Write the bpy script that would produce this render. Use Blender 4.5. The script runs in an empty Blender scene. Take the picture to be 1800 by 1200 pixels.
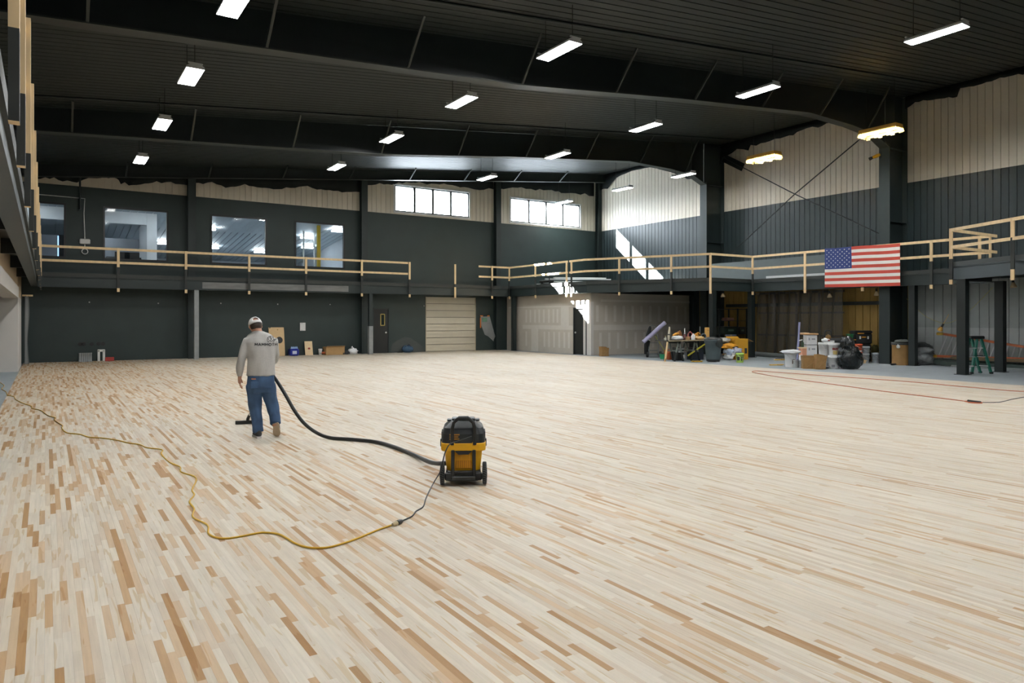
import bpy, bmesh, math, random
import numpy as np
from mathutils import Vector, Matrix, noise
from mathutils.bvhtree import BVHTree

SC = bpy.context.scene
COL = SC.collection
random.seed(7)
PI = math.pi

# ------------------------------------------------------------------ camera
F, TH, HZ, H = 1250.67, 0.580239, 560.78, 1.62      # focal length in px of the 1800x1200 frame, yaw, horizon row, eye height
cd = bpy.data.cameras.new('camera'); cam = bpy.data.objects.new('camera', cd); COL.objects.link(cam)
cam.location = (0, 0, H); cam.rotation_euler = (PI/2, 0, -TH)
cd.sensor_width = 36; cd.lens = 36*F/1800; cd.shift_y = -(600-HZ)/1800; cd.clip_end = 300
SC.camera = cam
# ------------------------------------------------------------------ world, sun, exposure
LAMP = 112.0
wd = bpy.data.worlds.new('sky'); SC.world = wd; wd.use_nodes = True
bg = wd.node_tree.nodes['Background']; bg.inputs[0].default_value = (.80, .90, 1, 1); bg.inputs[1].default_value = 42.0
sd = bpy.data.lights.new('sun', 'SUN'); sd.energy = 420; sd.angle = .0093; sd.color = (1, .97, .93)
sun = bpy.data.objects.new('sun', sd); COL.objects.link(sun); sun.location = (0, 60, 40)
sun.rotation_euler = Vector((.583, -.634, -.507)).to_track_quat('-Z', 'Y').to_euler()
vs = SC.view_settings
vs.view_transform = 'Standard'; vs.look = 'None'; vs.gamma = 1; vs.use_curve_mapping = False; vs.exposure = 0.0
SC.display_settings.display_device = 'sRGB'

# ------------------------------------------------------------------ measuring: pixel of the 1800x1200 photo -> point of the hall
cT, sT = math.cos(TH), math.sin(TH)
def ray(px, py):
    a = (px-900)/F; b = -(py-HZ)/F
    return (sT+a*cT, cT-a*sT, b)
def GZ(px, py, z=0.0):
    r = ray(px, py); t = (z-H)/r[2]; return Vector((r[0]*t, r[1]*t, z))
def GY(px, py, y):
    r = ray(px, py); t = y/r[1]; return Vector((r[0]*t, y, H+r[2]*t))
def GX(px, py, x):
    r = ray(px, py); t = x/r[0]; return Vector((x, r[1]*t, H+r[2]*t))
def GD(px, py, d):
    r = ray(px, py); return Vector((r[0]*d, r[1]*d, H+r[2]*d))
def proj(p):
    d = p[0]*sT+p[1]*cT; r = p[0]*cT-p[1]*sT
    return (900+F*r/d, HZ-F*(p[2]-H)/d, d)
def seg_hit(px, a, b):              # plan view: where the line of sight at column px crosses the line a-b
    r = ray(px, HZ); d = (b[0]-a[0], b[1]-a[1])
    den = r[0]*d[1]-r[1]*d[0]
    t = (a[0]*d[1]-a[1]*d[0])/den
    return (r[0]*t, r[1]*t)
SLAB = -.019                        # top of the bare concrete; the boards are 19 mm thick on it
def FP(px, py): return GZ(px, py, SLAB)
def mpp(py): return H/(py-HZ)       # metres per pixel for something standing on the floor at row py

# ------------------------------------------------------------------ materials
MATS = {}
def M(name, col, rough=.6, metal=0.0, var=.12, scale=5.0, bump=0.0, stretch=None, emit=0.0, ecol=None, coat=0.0, spec=.5):
    if name in MATS: return MATS[name]
    m = bpy.data.materials.new(name); m.use_nodes = True; MATS[name] = m
    nt = m.node_tree; b = nt.nodes['Principled BSDF']
    tc = nt.nodes.new('ShaderNodeTexCoord'); nz = nt.nodes.new('ShaderNodeTexNoise')
    nz.inputs['Scale'].default_value = scale; nz.inputs['Detail'].default_value = 4
    if stretch:
        mp = nt.nodes.new('ShaderNodeMapping'); mp.inputs['Scale'].default_value = stretch
        nt.links.new(tc.outputs['Object'], mp.inputs[0]); nt.links.new(mp.outputs[0], nz.inputs['Vector'])
    else: nt.links.new(tc.outputs['Object'], nz.inputs['Vector'])
    mx = nt.nodes.new('ShaderNodeMix'); mx.data_type = 'RGBA'
    mx.inputs['A'].default_value = (*[c*(1-var) for c in col], 1); mx.inputs['B'].default_value = (*[min(1, c*(1+var)) for c in col], 1)
    nt.links.new(nz.outputs['Fac'], mx.inputs['Factor']); nt.links.new(mx.outputs['Result'], b.inputs['Base Color'])
    b.inputs['Roughness'].default_value = rough; b.inputs['Metallic'].default_value = metal
    b.inputs['Specular IOR Level'].default_value = spec; b.inputs['Coat Weight'].default_value = coat
    if bump:
        bp = nt.nodes.new('ShaderNodeBump'); bp.inputs['Strength'].default_value = bump; bp.inputs['Distance'].default_value = .01
        nt.links.new(nz.outputs['Fac'], bp.inputs['Height']); nt.links.new(bp.outputs[0], b.inputs['Normal'])
    if emit:
        b.inputs['Emission Color'].default_value = (*(ecol or col), 1); b.inputs['Emission Strength'].default_value = emit
    return m
def film(name, col, see=.6, rough=.3, gloss=.1):     # thin clear or cloudy sheet: part lets light straight through
    if name in MATS: return MATS[name]
    m = bpy.data.materials.new(name); m.use_nodes = True; MATS[name] = m
    nt = m.node_tree; b = nt.nodes['Principled BSDF']; out = nt.nodes['Material Output']
    nz = nt.nodes.new('ShaderNodeTexNoise'); nz.inputs['Scale'].default_value = 3
    rp = nt.nodes.new('ShaderNodeMapRange'); rp.inputs['To Min'].default_value = 1-see-.08; rp.inputs['To Max'].default_value = 1-see+.08
    nt.links.new(nz.outputs['Fac'], rp.inputs['Value'])
    b.inputs['Base Color'].default_value = (*col, 1); b.inputs['Roughness'].default_value = rough
    t = nt.nodes.new('ShaderNodeBsdfTransparent'); x = nt.nodes.new('ShaderNodeMixShader')
    nt.links.new(rp.outputs[0], x.inputs[0]); nt.links.new(t.outputs[0], x.inputs[1]); nt.links.new(b.outputs[0], x.inputs[2])
    nt.links.new(x.outputs[0], out.inputs['Surface'])
    return m

wall_dark = M('charcoal wall paint', (.020, .036, .0345), .55, var=.22, scale=1.3, bump=.05)
rib_dark = M('charcoal painted ribbed steel', (.018, .031, .033), .42, var=.15, scale=2)
rib_tan = M('tan ribbed steel liner', (.72, .665, .55), .45, var=.07, scale=2)
rib_grey = M('galvanised ribbed steel', (.30, .33, .325), .45, .25, var=.12, scale=3)
rib_pale = M('pale galvanised ribbed steel', (.42, .45, .45), .45, .25, var=.1, scale=3)
ceil_m = M('black green ceiling paint', (.0105, .0155, .0130), .62, var=.2, scale=1.5)
steel_dark = M('black painted steel', (.0065, .0125, .0125), .5, var=.2, scale=2)
steel_mid = M('dark grey painted steel', (.017, .028, .028), .5, var=.2, scale=2)
steel_bare = M('grey primed steel', (.27, .29, .29), .5, var=.2, scale=6)
flange_m = M('worn flange paint', (.028, .034, .030), .55, var=.2, scale=2)
pine = M('raw pine lumber', (.82, .61, .34), .6, var=.22, scale=9, stretch=(1, 1, .25), bump=.05)
pine_pale = M('pale pine lumber', (.78, .60, .36), .6, var=.18, scale=9)
drywall = M('bare drywall paper', (.54, .50, .43), .8, var=.1, scale=2)
mud = M('joint compound', (.64, .61, .55), .85, var=.06, scale=5)
white_trim = M('white painted trim', (.75, .75, .73), .5, var=.05)
tan_ply = M('tan plywood', (.56, .45, .31), .7, var=.15, scale=4)
white_wall = M('off white wall paint', (.66, .64, .60), .7, var=.06, scale=2)
black_m = M('black plastic', (.012, .014, .015), .4, var=.2)
black_soft = M('black rubber', (.014, .016, .017), .6, var=.2)
black_sheet = M('black poly sheeting', (.006, .009, .009), .7, var=.3, scale=4, bump=.3, spec=.2)
concrete = M('bare concrete', (.30, .335, .355), .75, var=.16, scale=2.2, bump=.08)
office_m = M('office wall paint', (.50, .53, .57), .7, var=.06, scale=2)
office_white = M('office white paint', (.78, .80, .82), .7, var=.04)
office_ceil = M('office steel ceiling', (.42, .48, .52), .5, var=.08)
osb = M('yellow insulation board', (.34, .22, .06), .8, var=.35, scale=7, stretch=(1, 1, .15))
yel = M('yellow vacuum plastic', (.92, .49, .015), .4, var=.06)
white_pl = M('white plastic', (.82, .835, .84), .45, var=.05)
cardb = M('brown cardboard', (.40, .25, .11), .8, var=.15)
kraft = M('brown kraft paper', (.33, .19, .07), .8, var=.2, scale=9, bump=.3)
amber = M('amber plastic bag', (.78, .36, .03), .4, var=.3, scale=14, bump=.6)
chrome = M('brushed metal', (.6, .6, .6), .35, .8, var=.1)
alu = M('aluminium', (.62, .64, .64), .4, .55, var=.1)
glass = film('window glass', (.9, .95, 1), .96, .03)
glass_dark = film('office window glass', (.05, .07, .08), .90, .04)
lamp_m = M('lamp diffuser', (.9, .93, .95), .5, var=.02, emit=LAMP, ecol=(1, 1, .985))
office_lamp = M('office lamp diffuser', (.9, .93, .95), .5, var=.02, emit=32, ecol=(.84, .95, 1))
lamp_body = M('white enamel lamp housing', (.7, .72, .72), .4, var=.04)

# ------------------------------------------------------------------ mesh building (world coordinates; build() converts to the parent's frame)
def wmat(o):
    m = o.matrix_basis.copy()
    return wmat(o.parent) @ m if o.parent else m
def tag(o, label=None, cat=None, group=None, kind=None):
    if label: o['label'] = label
    if cat: o['category'] = cat
    if group: o['group'] = group
    if kind: o['kind'] = kind
    return o
def thing(name, label, cat, loc=(0, 0, 0), rz=0.0, group=None, kind=None):
    o = bpy.data.objects.new(name, None); COL.objects.link(o); o.empty_display_size = .2
    o.location = loc; o.rotation_euler = (0, 0, rz)
    return tag(o, label, cat, group, kind)
def dup(root, loc=None, rz=None, label=None, group=None):
    r = root.copy(); COL.objects.link(r)
    if loc is not None: r.location = loc
    if rz is not None: r.rotation_euler = (0, 0, rz)
    tag(r, label, None, group)
    def kids(src, dst):
        for ch in list(src.children):
            c = ch.copy(); COL.objects.link(c); c.parent = dst; kids(ch, c)
    kids(root, r)
    return r
class MB:
    def __init__(s): s.v = []; s.f = []; s.m = []; s.sm = []
    def add(s, vs, fs, m=0, smooth=False):
        n = len(s.v); s.v += [Vector(p) for p in vs]
        for f in fs: s.f.append([n+i for i in f]); s.m.append(m); s.sm.append(smooth)
        return s
    def box(s, x0, x1, y0, y1, z0, z1, m=0):
        return s.add([(x0, y0, z0), (x1, y0, z0), (x1, y1, z0), (x0, y1, z0), (x0, y0, z1), (x1, y0, z1), (x1, y1, z1), (x0, y1, z1)],
                     [(3, 2, 1, 0), (4, 5, 6, 7), (0, 1, 5, 4), (1, 2, 6, 5), (2, 3, 7, 6), (3, 0, 4, 7)], m)
    def cbox(s, c, sz, m=0, rz=0.0, bev=0.0):
        hx, hy, hz = sz[0]/2, sz[1]/2, sz[2]/2; R = Matrix.Rotation(rz, 3, 'Z'); c = Vector(c)
        if not bev:
            P = [(-hx, -hy, -hz), (hx, -hy, -hz), (hx, hy, -hz), (-hx, hy, -hz), (-hx, -hy, hz), (hx, -hy, hz), (hx, hy, hz), (-hx, hy, hz)]
            return s.add([c+R@Vector(p) for p in P], [(3, 2, 1, 0), (4, 5, 6, 7), (0, 1, 5, 4), (1, 2, 6, 5), (2, 3, 7, 6), (3, 0, 4, 7)], m)
        b = min(bev, hx*.9, hy*.9, hz*.9)
        rings = []
        for (z, k) in ((-hz, b), (-hz+b, 0), (hz-b, 0), (hz, b)):
            ax, ay = hx-k, hy-k
            bb = b if k == 0 else b*.6
            rings.append([(-ax+bb, -ay, z), (ax-bb, -ay, z), (ax, -ay+bb, z), (ax, ay-bb, z), (ax-bb, ay, z), (-ax+bb, ay, z), (-ax, ay-bb, z), (-ax, -ay+bb, z)])
        V = [c+R@Vector(p) for r in rings for p in r]; n = 8
        Fc = [tuple(range(n-1, -1, -1)), tuple(range(3*n, 4*n))]
        for k in range(3):
            for i in range(n): Fc.append((k*n+i, k*n+(i+1) % n, (k+1)*n+(i+1) % n, (k+1)*n+i))
        return s.add(V, Fc, m)
    def beam(s, p0, p1, w, h, m=0, up=(0, 0, 1)):    # bar from p0 to p1, w across, h along up
        p0 = Vector(p0); p1 = Vector(p1); d = (p1-p0).normalized(); up = Vector(up)
        side = d.cross(up)
        if side.length < 1e-4: side = d.cross(Vector((0, 1, 0)))
        side.normalize(); u = side.cross(d).normalized(); side *= w/2; u *= h/2
        return s.add([p0-side-u, p0+side-u, p0+side+u, p0-side+u, p1-side-u, p1+side-u, p1+side+u, p1-side+u],
                     [(0, 1, 2, 3), (7, 6, 5, 4), (0, 4, 5, 1), (1, 5, 6, 2), (2, 6, 7, 3), (3, 7, 4, 0)], m)
    def tube(s, pts, rad, n=8, m=0, cap=True, flat=1.0):
        P = [Vector(p) for p in pts]; k = len(P)
        R = rad if isinstance(rad, (list, tuple)) else [rad]*k
        T = [(P[min(i+1, k-1)]-P[max(i-1, 0)]).normalized() for i in range(k)]
        a = T[0].cross(Vector((0, 0, 1)))
        if a.length < .1: a = T[0].cross(Vector((0, 1, 0)))
        a.normalize(); V = []
        for i in range(k):
            a = (a-T[i]*a.dot(T[i])).normalized(); b = T[i].cross(a)
            r = R[i] if isinstance(R[i], (tuple, list)) else (R[i], R[i]*flat)
            for j in range(n):
                t = 2*PI*j/n; V.append(P[i]+a*(r[0]*math.cos(t))+b*(r[1]*math.sin(t)))
        Fc = []
        for i in range(k-1):
            for j in range(n): Fc.append((i*n+j, i*n+(j+1) % n, (i+1)*n+(j+1) % n, (i+1)*n+j))
        s.add(V, Fc, m, True)
        if cap: s.add([V[j] for j in range(n)], [tuple(range(n-1, -1, -1))], m); s.add([V[(k-1)*n+j] for j in range(n)], [tuple(range(n))], m)
        return s
    def lathe(s, c, prof, n=20, m=0, axis='z', cap=True, squash=1.0):    # prof: (radius, height)
        c = Vector(c); V = []
        for r, h in prof:
            for j in range(n):
                t = 2*PI*j/n; p = (r*math.cos(t), r*math.sin(t)*squash, h)
                if axis == 'x': p = (p[2], p[0], p[1])
                elif axis == 'y': p = (p[1], p[2], p[0])
                V.append(c+Vector(p))
        k = len(prof); Fc = []
        for i in range(k-1):
            for j in range(n): Fc.append((i*n+j, i*n+(j+1) % n, (i+1)*n+(j+1) % n, (i+1)*n+j))
        s.add(V, Fc, m, True)
        if cap:
            if prof[0][0] > 1e-4: s.add(V[:n], [tuple(range(n-1, -1, -1))], m)
            if prof[-1][0] > 1e-4: s.add(V[-n:], [tuple(range(n))], m)
        return s
    def loftz(s, rings, n=24, m=0):       # rings of (cx, cy, z, rx, ry)
        V = []; k = len(rings)
        for cx, cy, z, rx, ry in rings:
            for j in range(n): t = 2*PI*j/n; V.append((cx+rx*math.cos(t), cy+ry*math.sin(t), z))
        Fc = [tuple(range(n-1, -1, -1)), tuple(range((k-1)*n, k*n))]
        for i in range(k-1):
            for j in range(n): Fc.append((i*n+j, i*n+(j+1) % n, (i+1)*n+(j+1) % n, (i+1)*n+j))
        return s.add(V, Fc, m, True)
    def prism(s, poly, z0, z1, m=0):
        n = len(poly)
        V = [(p[0], p[1], z0) for p in poly]+[(p[0], p[1], z1) for p in poly]
        Fc = [tuple(range(n-1, -1, -1)), tuple(range(n, 2*n))]+[(i, (i+1) % n, n+(i+1) % n, n+i) for i in range(n)]
        return s.add(V, Fc, m)
    def prism_y(s, poly, y0, y1, m=0):    # poly of (x, z)
        n = len(poly)
        V = [(p[0], y0, p[1]) for p in poly]+[(p[0], y1, p[1]) for p in poly]
        Fc = [tuple(range(n)), tuple(range(2*n-1, n-1, -1))]+[(i, n+i, n+(i+1) % n, (i+1) % n) for i in range(n)]
        return s.add(V, Fc, m)
    def blob(s, c, r, amp=.15, freq=3.0, m=0, sub=3, shape=None, seed=0.0):
        bm = bmesh.new(); bmesh.ops.create_icosphere(bm, subdivisions=sub, radius=1)
        V = []
        for v in bm.verts:
            p = v.co.copy(); k = 1+amp*noise.noise(p*freq+Vector((seed, seed*1.7, -seed)))+amp*.5*noise.noise(p*freq*2.7+Vector((seed, 3, 1)))
            if shape: k *= shape(p)
            q = p*k
            V.append((c[0]+q.x*r[0], c[1]+q.y*r[1], c[2]+max(q.z, -.92)*r[2]))
        bm.verts.index_update(); Fc = [tuple(v.index for v in f.verts) for f in bm.faces]; bm.free()
        return s.add(V, Fc, m, True)
    def mesh(s, name, mats, inv=None):
        me = bpy.data.meshes.new(name)
        V = [inv @ v for v in s.v] if inv is not None else s.v
        me.from_pydata([tuple(v) for v in V], [], s.f)
        for m in (mats if isinstance(mats, (list, tuple)) else [mats]): me.materials.append(m)
        if len(s.f):
            me.polygons.foreach_set('material_index', s.m); me.polygons.foreach_set('use_smooth', s.sm)
        bm = bmesh.new(); bm.from_mesh(me); bmesh.ops.recalc_face_normals(bm, faces=bm.faces); bm.to_mesh(me); bm.free()
        me.update(); return me
    def build(s, name, mats, parent=None, label=None, cat=None, group=None, kind=None, origin=None):
        if parent is not None: inv = wmat(parent).inverted()
        elif origin is not None: inv = Matrix.Translation(-Vector(origin))
        else: inv = None
        o = bpy.data.objects.new(name, s.mesh(name, mats, inv)); COL.objects.link(o)
        if parent is not None: o.parent = parent
        elif origin is not None: o.location = origin
        return tag(o, label, cat, group, kind)
def remesh(o, voxel, smooth=4, disp=0.0, freq=9.0):   # weld overlapping closed shells into one continuous skin
    md = o.modifiers.new('r', 'REMESH'); md.mode = 'VOXEL'; md.voxel_size = voxel; md.use_smooth_shade = True
    if smooth:
        sm = o.modifiers.new('s', 'SMOOTH'); sm.factor = .5; sm.iterations = smooth
    dg = bpy.context.evaluated_depsgraph_get(); me = bpy.data.meshes.new_from_object(o.evaluated_get(dg))
    old = o.data; mats = [m for m in old.materials]; o.modifiers.clear(); o.data = me
    me.materials.clear()
    for m in mats: me.materials.append(m)
    me.polygons.foreach_set('use_smooth', [True]*len(me.polygons))
    if disp:
        for v in me.vertices:
            p = v.co; v.co = p+v.normal*(disp*noise.noise(Vector((p.x*freq, p.y*freq, p.z*freq*.45))))
    me.update(); return o

# ================================================================== THE SETTING
XL, XR, YB, YF = -2.6, 27.0, 32.0, -6.0
def ceilz(x): return 7.3+.097*(x+.3)
ZT = 6.72                            # where the charcoal paint stops and the tan liner starts

# ---- floor: concrete slab with narrow sanded maple boards laid along y
floor = thing('floor', 'sanded maple strip floor laid on a concrete slab', 'floor', (10, 10, 0), kind='structure')
MB().box(XL-.5, XR+.5, YF-.5, YB+.3, -.4, SLAB).build('concrete_slab', concrete, floor, label='bare grey concrete')
def board_mat():
    m = bpy.data.materials.new('sanded maple'); m.use_nodes = True; nt = m.node_tree; b = nt.nodes['Principled BSDF']
    at = nt.nodes.new('ShaderNodeAttribute'); at.attribute_name = 'tone'
    geo = nt.nodes.new('ShaderNodeNewGeometry')
    mp = nt.nodes.new('ShaderNodeMapping'); mp.inputs['Scale'].default_value = (60, 3.2, 1)
    nt.links.new(geo.outputs['Position'], mp.inputs[0])
    n1 = nt.nodes.new('ShaderNodeTexNoise'); n1.inputs['Scale'].default_value = 1; n1.inputs['Detail'].default_value = 5
    nt.links.new(mp.outputs[0], n1.inputs['Vector'])
    mp2 = nt.nodes.new('ShaderNodeMapping'); mp2.inputs['Scale'].default_value = (.55, .32, 1)
    nt.links.new(geo.outputs['Position'], mp2.inputs[0])
    n2 = nt.nodes.new('ShaderNodeTexNoise'); n2.inputs['Scale'].default_value = 1; n2.inputs['Detail'].default_value = 6
    nt.links.new(mp2.outputs[0], n2.inputs['Vector'])
    r1 = nt.nodes.new('ShaderNodeMapRange'); r1.inputs['From Min'].default_value = .3; r1.inputs['From Max'].default_value = .75
    r1.inputs['To Min'].default_value = 1.05; r1.inputs['To Max'].default_value = .90
    nt.links.new(n1.outputs['Fac'], r1.inputs['Value'])
    r2 = nt.nodes.new('ShaderNodeMapRange'); r2.inputs['From Min'].default_value = .3; r2.inputs['From Max'].default_value = .7
    r2.inputs['To Min'].default_value = .94; r2.inputs['To Max'].default_value = 1.05
    nt.links.new(n2.outputs['Fac'], r2.inputs['Value'])
    mu = nt.nodes.new('ShaderNodeMath'); mu.operation = 'MULTIPLY'; nt.links.new(r1.outputs[0], mu.inputs[0]); nt.links.new(r2.outputs[0], mu.inputs[1])
    sc = nt.nodes.new('ShaderNodeVectorMath'); sc.operation = 'SCALE'; nt.links.new(at.outputs['Color'], sc.inputs[0]); nt.links.new(mu.outputs[0], sc.inputs['Scale'])
    # heartwood flames inside the boards, different in every board
    cb = nt.nodes.new('ShaderNodeCombineXYZ'); k9 = nt.nodes.new('ShaderNodeMath'); k9.operation = 'MULTIPLY'; k9.inputs[1].default_value = 60
    nt.links.new(at.outputs['Alpha'], k9.inputs[0]); nt.links.new(k9.outputs[0], cb.inputs['Z'])
    mp3 = nt.nodes.new('ShaderNodeMapping'); mp3.inputs['Scale'].default_value = (17, 1.5, 0); nt.links.new(geo.outputs['Position'], mp3.inputs[0])
    ad = nt.nodes.new('ShaderNodeVectorMath'); nt.links.new(mp3.outputs[0], ad.inputs[0]); nt.links.new(cb.outputs[0], ad.inputs[1])
    n3 = nt.nodes.new('ShaderNodeTexNoise'); n3.inputs['Scale'].default_value = 1; n3.inputs['Detail'].default_value = 2; n3.inputs['Distortion'].default_value = .6
    nt.links.new(ad.outputs[0], n3.inputs['Vector'])
    r3 = nt.nodes.new('ShaderNodeMapRange'); r3.inputs['From Min'].default_value = .615; r3.inputs['From Max'].default_value = .635; r3.inputs['To Max'].default_value = .85
    nt.links.new(n3.outputs['Fac'], r3.inputs['Value'])
    mh = nt.nodes.new('ShaderNodeMix'); mh.data_type = 'RGBA'; mh.blend_type = 'MULTIPLY'; mh.inputs['B'].default_value = (.86, .76, .60, 1)
    nt.links.new(r3.outputs[0], mh.inputs['Factor']); nt.links.new(sc.outputs[0], mh.inputs['A']); nt.links.new(mh.outputs['Result'], b.inputs['Base Color'])
    b.inputs['Roughness'].default_value = .62; b.inputs['Specular IOR Level'].default_value = .25
    return m
maple = board_mat()
BW, X0, X1 = .0381, -.69, 20.03
rng = np.random.default_rng(11)
boards = []                          # (x0, x1, y0, y1, tone, score)
nrow = int((X1-X0)/BW)
for i in range(nrow):
    xa = X0+i*BW; xb = xa+BW; y = YF-rng.random()
    xm = (xa+xb)/2
    left = max(0.0, min(1.0, (6.5-xm)/6.0))
    while y < YB-.03:
        L = rng.choice([rng.uniform(.22, .55), rng.uniform(.4, 1.0), rng.uniform(.8, 1.9)], p=[.30+.35*left, .45-.15*left, .25-.20*left])
        y0, y1 = y, min(y+L, YB-.02); y += L
        if y1 < YF+.3: continue
        ym = (y0+y1)/2
        patch = noise.noise(Vector((xm*.22, ym*.16, 4.0)))
        pd = .075+.17*left+.14*max(0, patch)+.20*left*max(0, min(1, (ym-11)/6))
        u = rng.random(); v = rng.uniform(.955, 1.035)
        if u < pd:
            k = rng.random()
            if k < .12+.16*left: t = (.40, .235, .10)
            elif k < .5: t = (.49, .325, .175)
            else: t = (.565, .42, .275)
        elif u < pd+.16: t = (.585, .50, .395)
        elif u < pd+.45: t = (.615, .545, .445)
        else: t = (.645, .585, .49)
        if u < pd:
            q_ = .28*(1-left); t = tuple(a*(1-q_)+b*q_ for a, b in zip(t, (.66, .575, .475)))
        gr_ = 1-.10*left*max(0, min(1, (ym-12)/8))*(1+.6*patch); t = (t[0]*gr_, t[1]*gr_**1.35, t[2]*gr_**1.8)
        boards.append((xa, xb, max(y0, YF), y1, (t[0]*v, t[1]*v, t[2]*v)))
def view_area(b):
    cx, cy = (b[0]+b[1])/2, (b[2]+b[3])/2
    d = cx*sT+cy*cT
    if d < 2.2: return 0
    p = proj((cx, cy, 0))
    if not (0 < p[0] < 1800 and p[1] < 1200): return 0
    L = (b[3]-b[2])
    return BW*L*F*F*H/d**3
order = sorted(range(len(boards)), key=lambda i: -view_area(boards[i]))
single = set(order[:300])
def board_mesh(name, idx):
    V = []; Fc = []; T = []
    for i in idx:
        xa, xb, y0, y1, t = boards[i]
        d = (xa*sT+(y0+y1)/2*cT)
        near = d < 12
        g = .0003 if near else 0.0
        z = 0.0 if not near else -.0004*((i*7919) % 5)/5
        n = len(V)
        V += [(xa+g, y0+g, z), (xb-g, y0+g, z), (xb-g, y1-g, z), (xa+g, y1-g, z)]
        Fc.append((n, n+1, n+2, n+3)); T.append(t)
        if near:
            V += [(xa+g, y0+g, SLAB), (xb-g, y0+g, SLAB), (xb-g, y1-g, SLAB), (xa+g, y1-g, SLAB)]
            for q in ((n+4, n+5, n+1, n), (n+5, n+6, n+2, n+1), (n+6, n+7, n+3, n+2), (n+7, n+4, n, n+3)): Fc.append(q); T.append(t)
    me = bpy.data.meshes.new(name); me.from_pydata(V, [], Fc); me.materials.append(maple)
    a = me.attributes.new('tone', 'FLOAT_COLOR', 'FACE')
    a.data.foreach_set('color', [c for t in T for c in (*t, (t[0]*977.3+t[1]*431.7) % 1.0)])
    me.transform(Matrix.Translation((-10, -10, 0))); me.update()
    o = bpy.data.objects.new(name, me); COL.objects.link(o); o.parent = floor
    return o
tag(board_mesh('floor_boards', [i for i in range(len(boards)) if i not in single]), kind='stuff')
for i in order[:300]: board_mesh('floor_board', [i])

# ---- ribbed sheet: flat pans with narrow recessed grooves
def ribbed(mb, axis, plane, u0, u1, z0, z1, back, m=0, pitch=.24, gw=.022, gd=.03):
    zt = z1 if callable(z1) else (lambda u: z1)
    zb = z0 if callable(z0) else (lambda u: z0)
    us = [u0]; k = math.ceil(u0/pitch+1e-6)
    while k*pitch+gw < u1: us.append(k*pitch); k += 1
    def P(u, w, z): return (u, plane+w*back, z) if axis == 'x' else (plane+w*back, u, z)
    for i, a in enumerate(us):
        s = a if i == 0 else a+gw
        e = us[i+1] if i+1 < len(us) else u1
        if e-s > 1e-4: mb.add([P(s, 0, zb(s)), P(e, 0, zb(e)), P(e, 0, zt(e)), P(s, 0, zt(s))], [(0, 1, 2, 3)], m)
        if i+1 < len(us):
            g0, g1 = us[i+1], us[i+1]+gw
            mb.add([P(g0, 0, zb(g0)), P(g0, gd, zb(g0)), P(g1, gd, zb(g1)), P(g1, 0, zb(g1)), P(g0, 0, zt(g0)), P(g0, gd, zt(g0)), P(g1, gd, zt(g1)), P(g1, 0, zt(g1))],
                   [(0, 1, 5, 4), (1, 2, 6, 5), (2, 3, 7, 6)], m)
# ---- ceiling
mb = MB(); k = 0; y = YF
while y < YB+.3:
    e = min(y+.25, YB+.3)
    xa, xb = XL-.3, XR+.3; za, zb = ceilz(xa), ceilz(xb); g = .03
    mb.add([(xa, y, za), (xb, y, zb), (xb, e-g, zb), (xa, e-g, za)], [(0, 1, 2, 3)])
    mb.add([(xa, e-g, za), (xb, e-g, zb), (xb, e-g, zb+.035), (xa, e-g, za+.035), (xa, e, za+.035), (xb, e, zb+.035), (xa, e, za), (xb, e, zb)],
           [(0, 1, 2, 3), (3, 2, 5, 4), (4, 5, 7, 6)])
    y += .25
mb.add([(XL-.4, YF-.4, ceilz(XL-.4)+.12), (XR+.4, YF-.4, ceilz(XR+.4)+.12), (XR+.4, YB+.4, ceilz(XR+.4)+.12), (XL-.4, YB+.4, ceilz(XL-.4)+.12)], [(0, 1, 2, 3)])
mb.build('ceiling', ceil_m, None, 'black green ribbed steel ceiling sloping up to the right', 'ceiling', kind='structure')

# ---- helper: solid wall slab in the plane y = const with rectangular holes
def holed(mb, y0, y1, xs, zs, holes, m=0):
    X = sorted(set(list(xs)+[h[0] for h in holes]+[h[1] for h in holes])); Z = sorted(set(list(zs)+[h[2] for h in holes]+[h[3] for h in holes]))
    for i in range(len(X)-1):
        for j in range(len(Z)-1):
            cx, cz = (X[i]+X[i+1])/2, (Z[j]+Z[j+1])/2
            if any(h[0] < cx < h[1] and h[2] < cz < h[3] for h in holes): continue
            mb.box(X[i], X[i+1], y0, y1, Z[j], Z[j+1], m)

# ---- back wall
wx = lambda px: GY(px, HZ, YB).x
OW = [(wx(115)-2.33, wx(115.5)), (wx(181.3), wx(295.8)), (wx(370), wx(469)), (wx(518), wx(606))]     # office windows
OZ = (3.95, 6.03)
CW = [(wx(694), wx(824)), (wx(897), wx(1019))]; CZ = (6.86, 8.14)                                    # clerestory windows
D1 = (wx(655), wx(684), 0.0, 2.16); GD1 = (wx(748), wx(836), 0.0, 2.74)
COLX = [wx(335.5), wx(637), wx(871.5), wx(1049.5)]
wb = thing('wall_back', 'charcoal end wall with tan ribbed liner along its top', 'wall', (12, YB, 0), kind='structure')
mb = MB(); holed(mb, YB, YB+.15, (XL-.3, XR+.3), (-.3, ZT), [(a, b, *OZ) for a, b in OW]+[D1, GD1])
mb.build('lower_wall', wall_dark, wb)
mb = MB()
edges = [XL]+sorted([c for w in CW for c in w])+[XR]
for a, b in zip(edges[:-1], edges[1:]):
    if (a, b) in CW:
        ribbed(mb, 'x', YB-.02, a, b, ZT, CZ[0], 1); ribbed(mb, 'x', YB-.02, a, b, CZ[1], lambda u: ceilz(u)+.02, 1)
    else: ribbed(mb, 'x', YB-.02, a, b, ZT, lambda u: ceilz(u)+.02, 1)
mb.build('liner_panel', rib_tan, wb)
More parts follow.
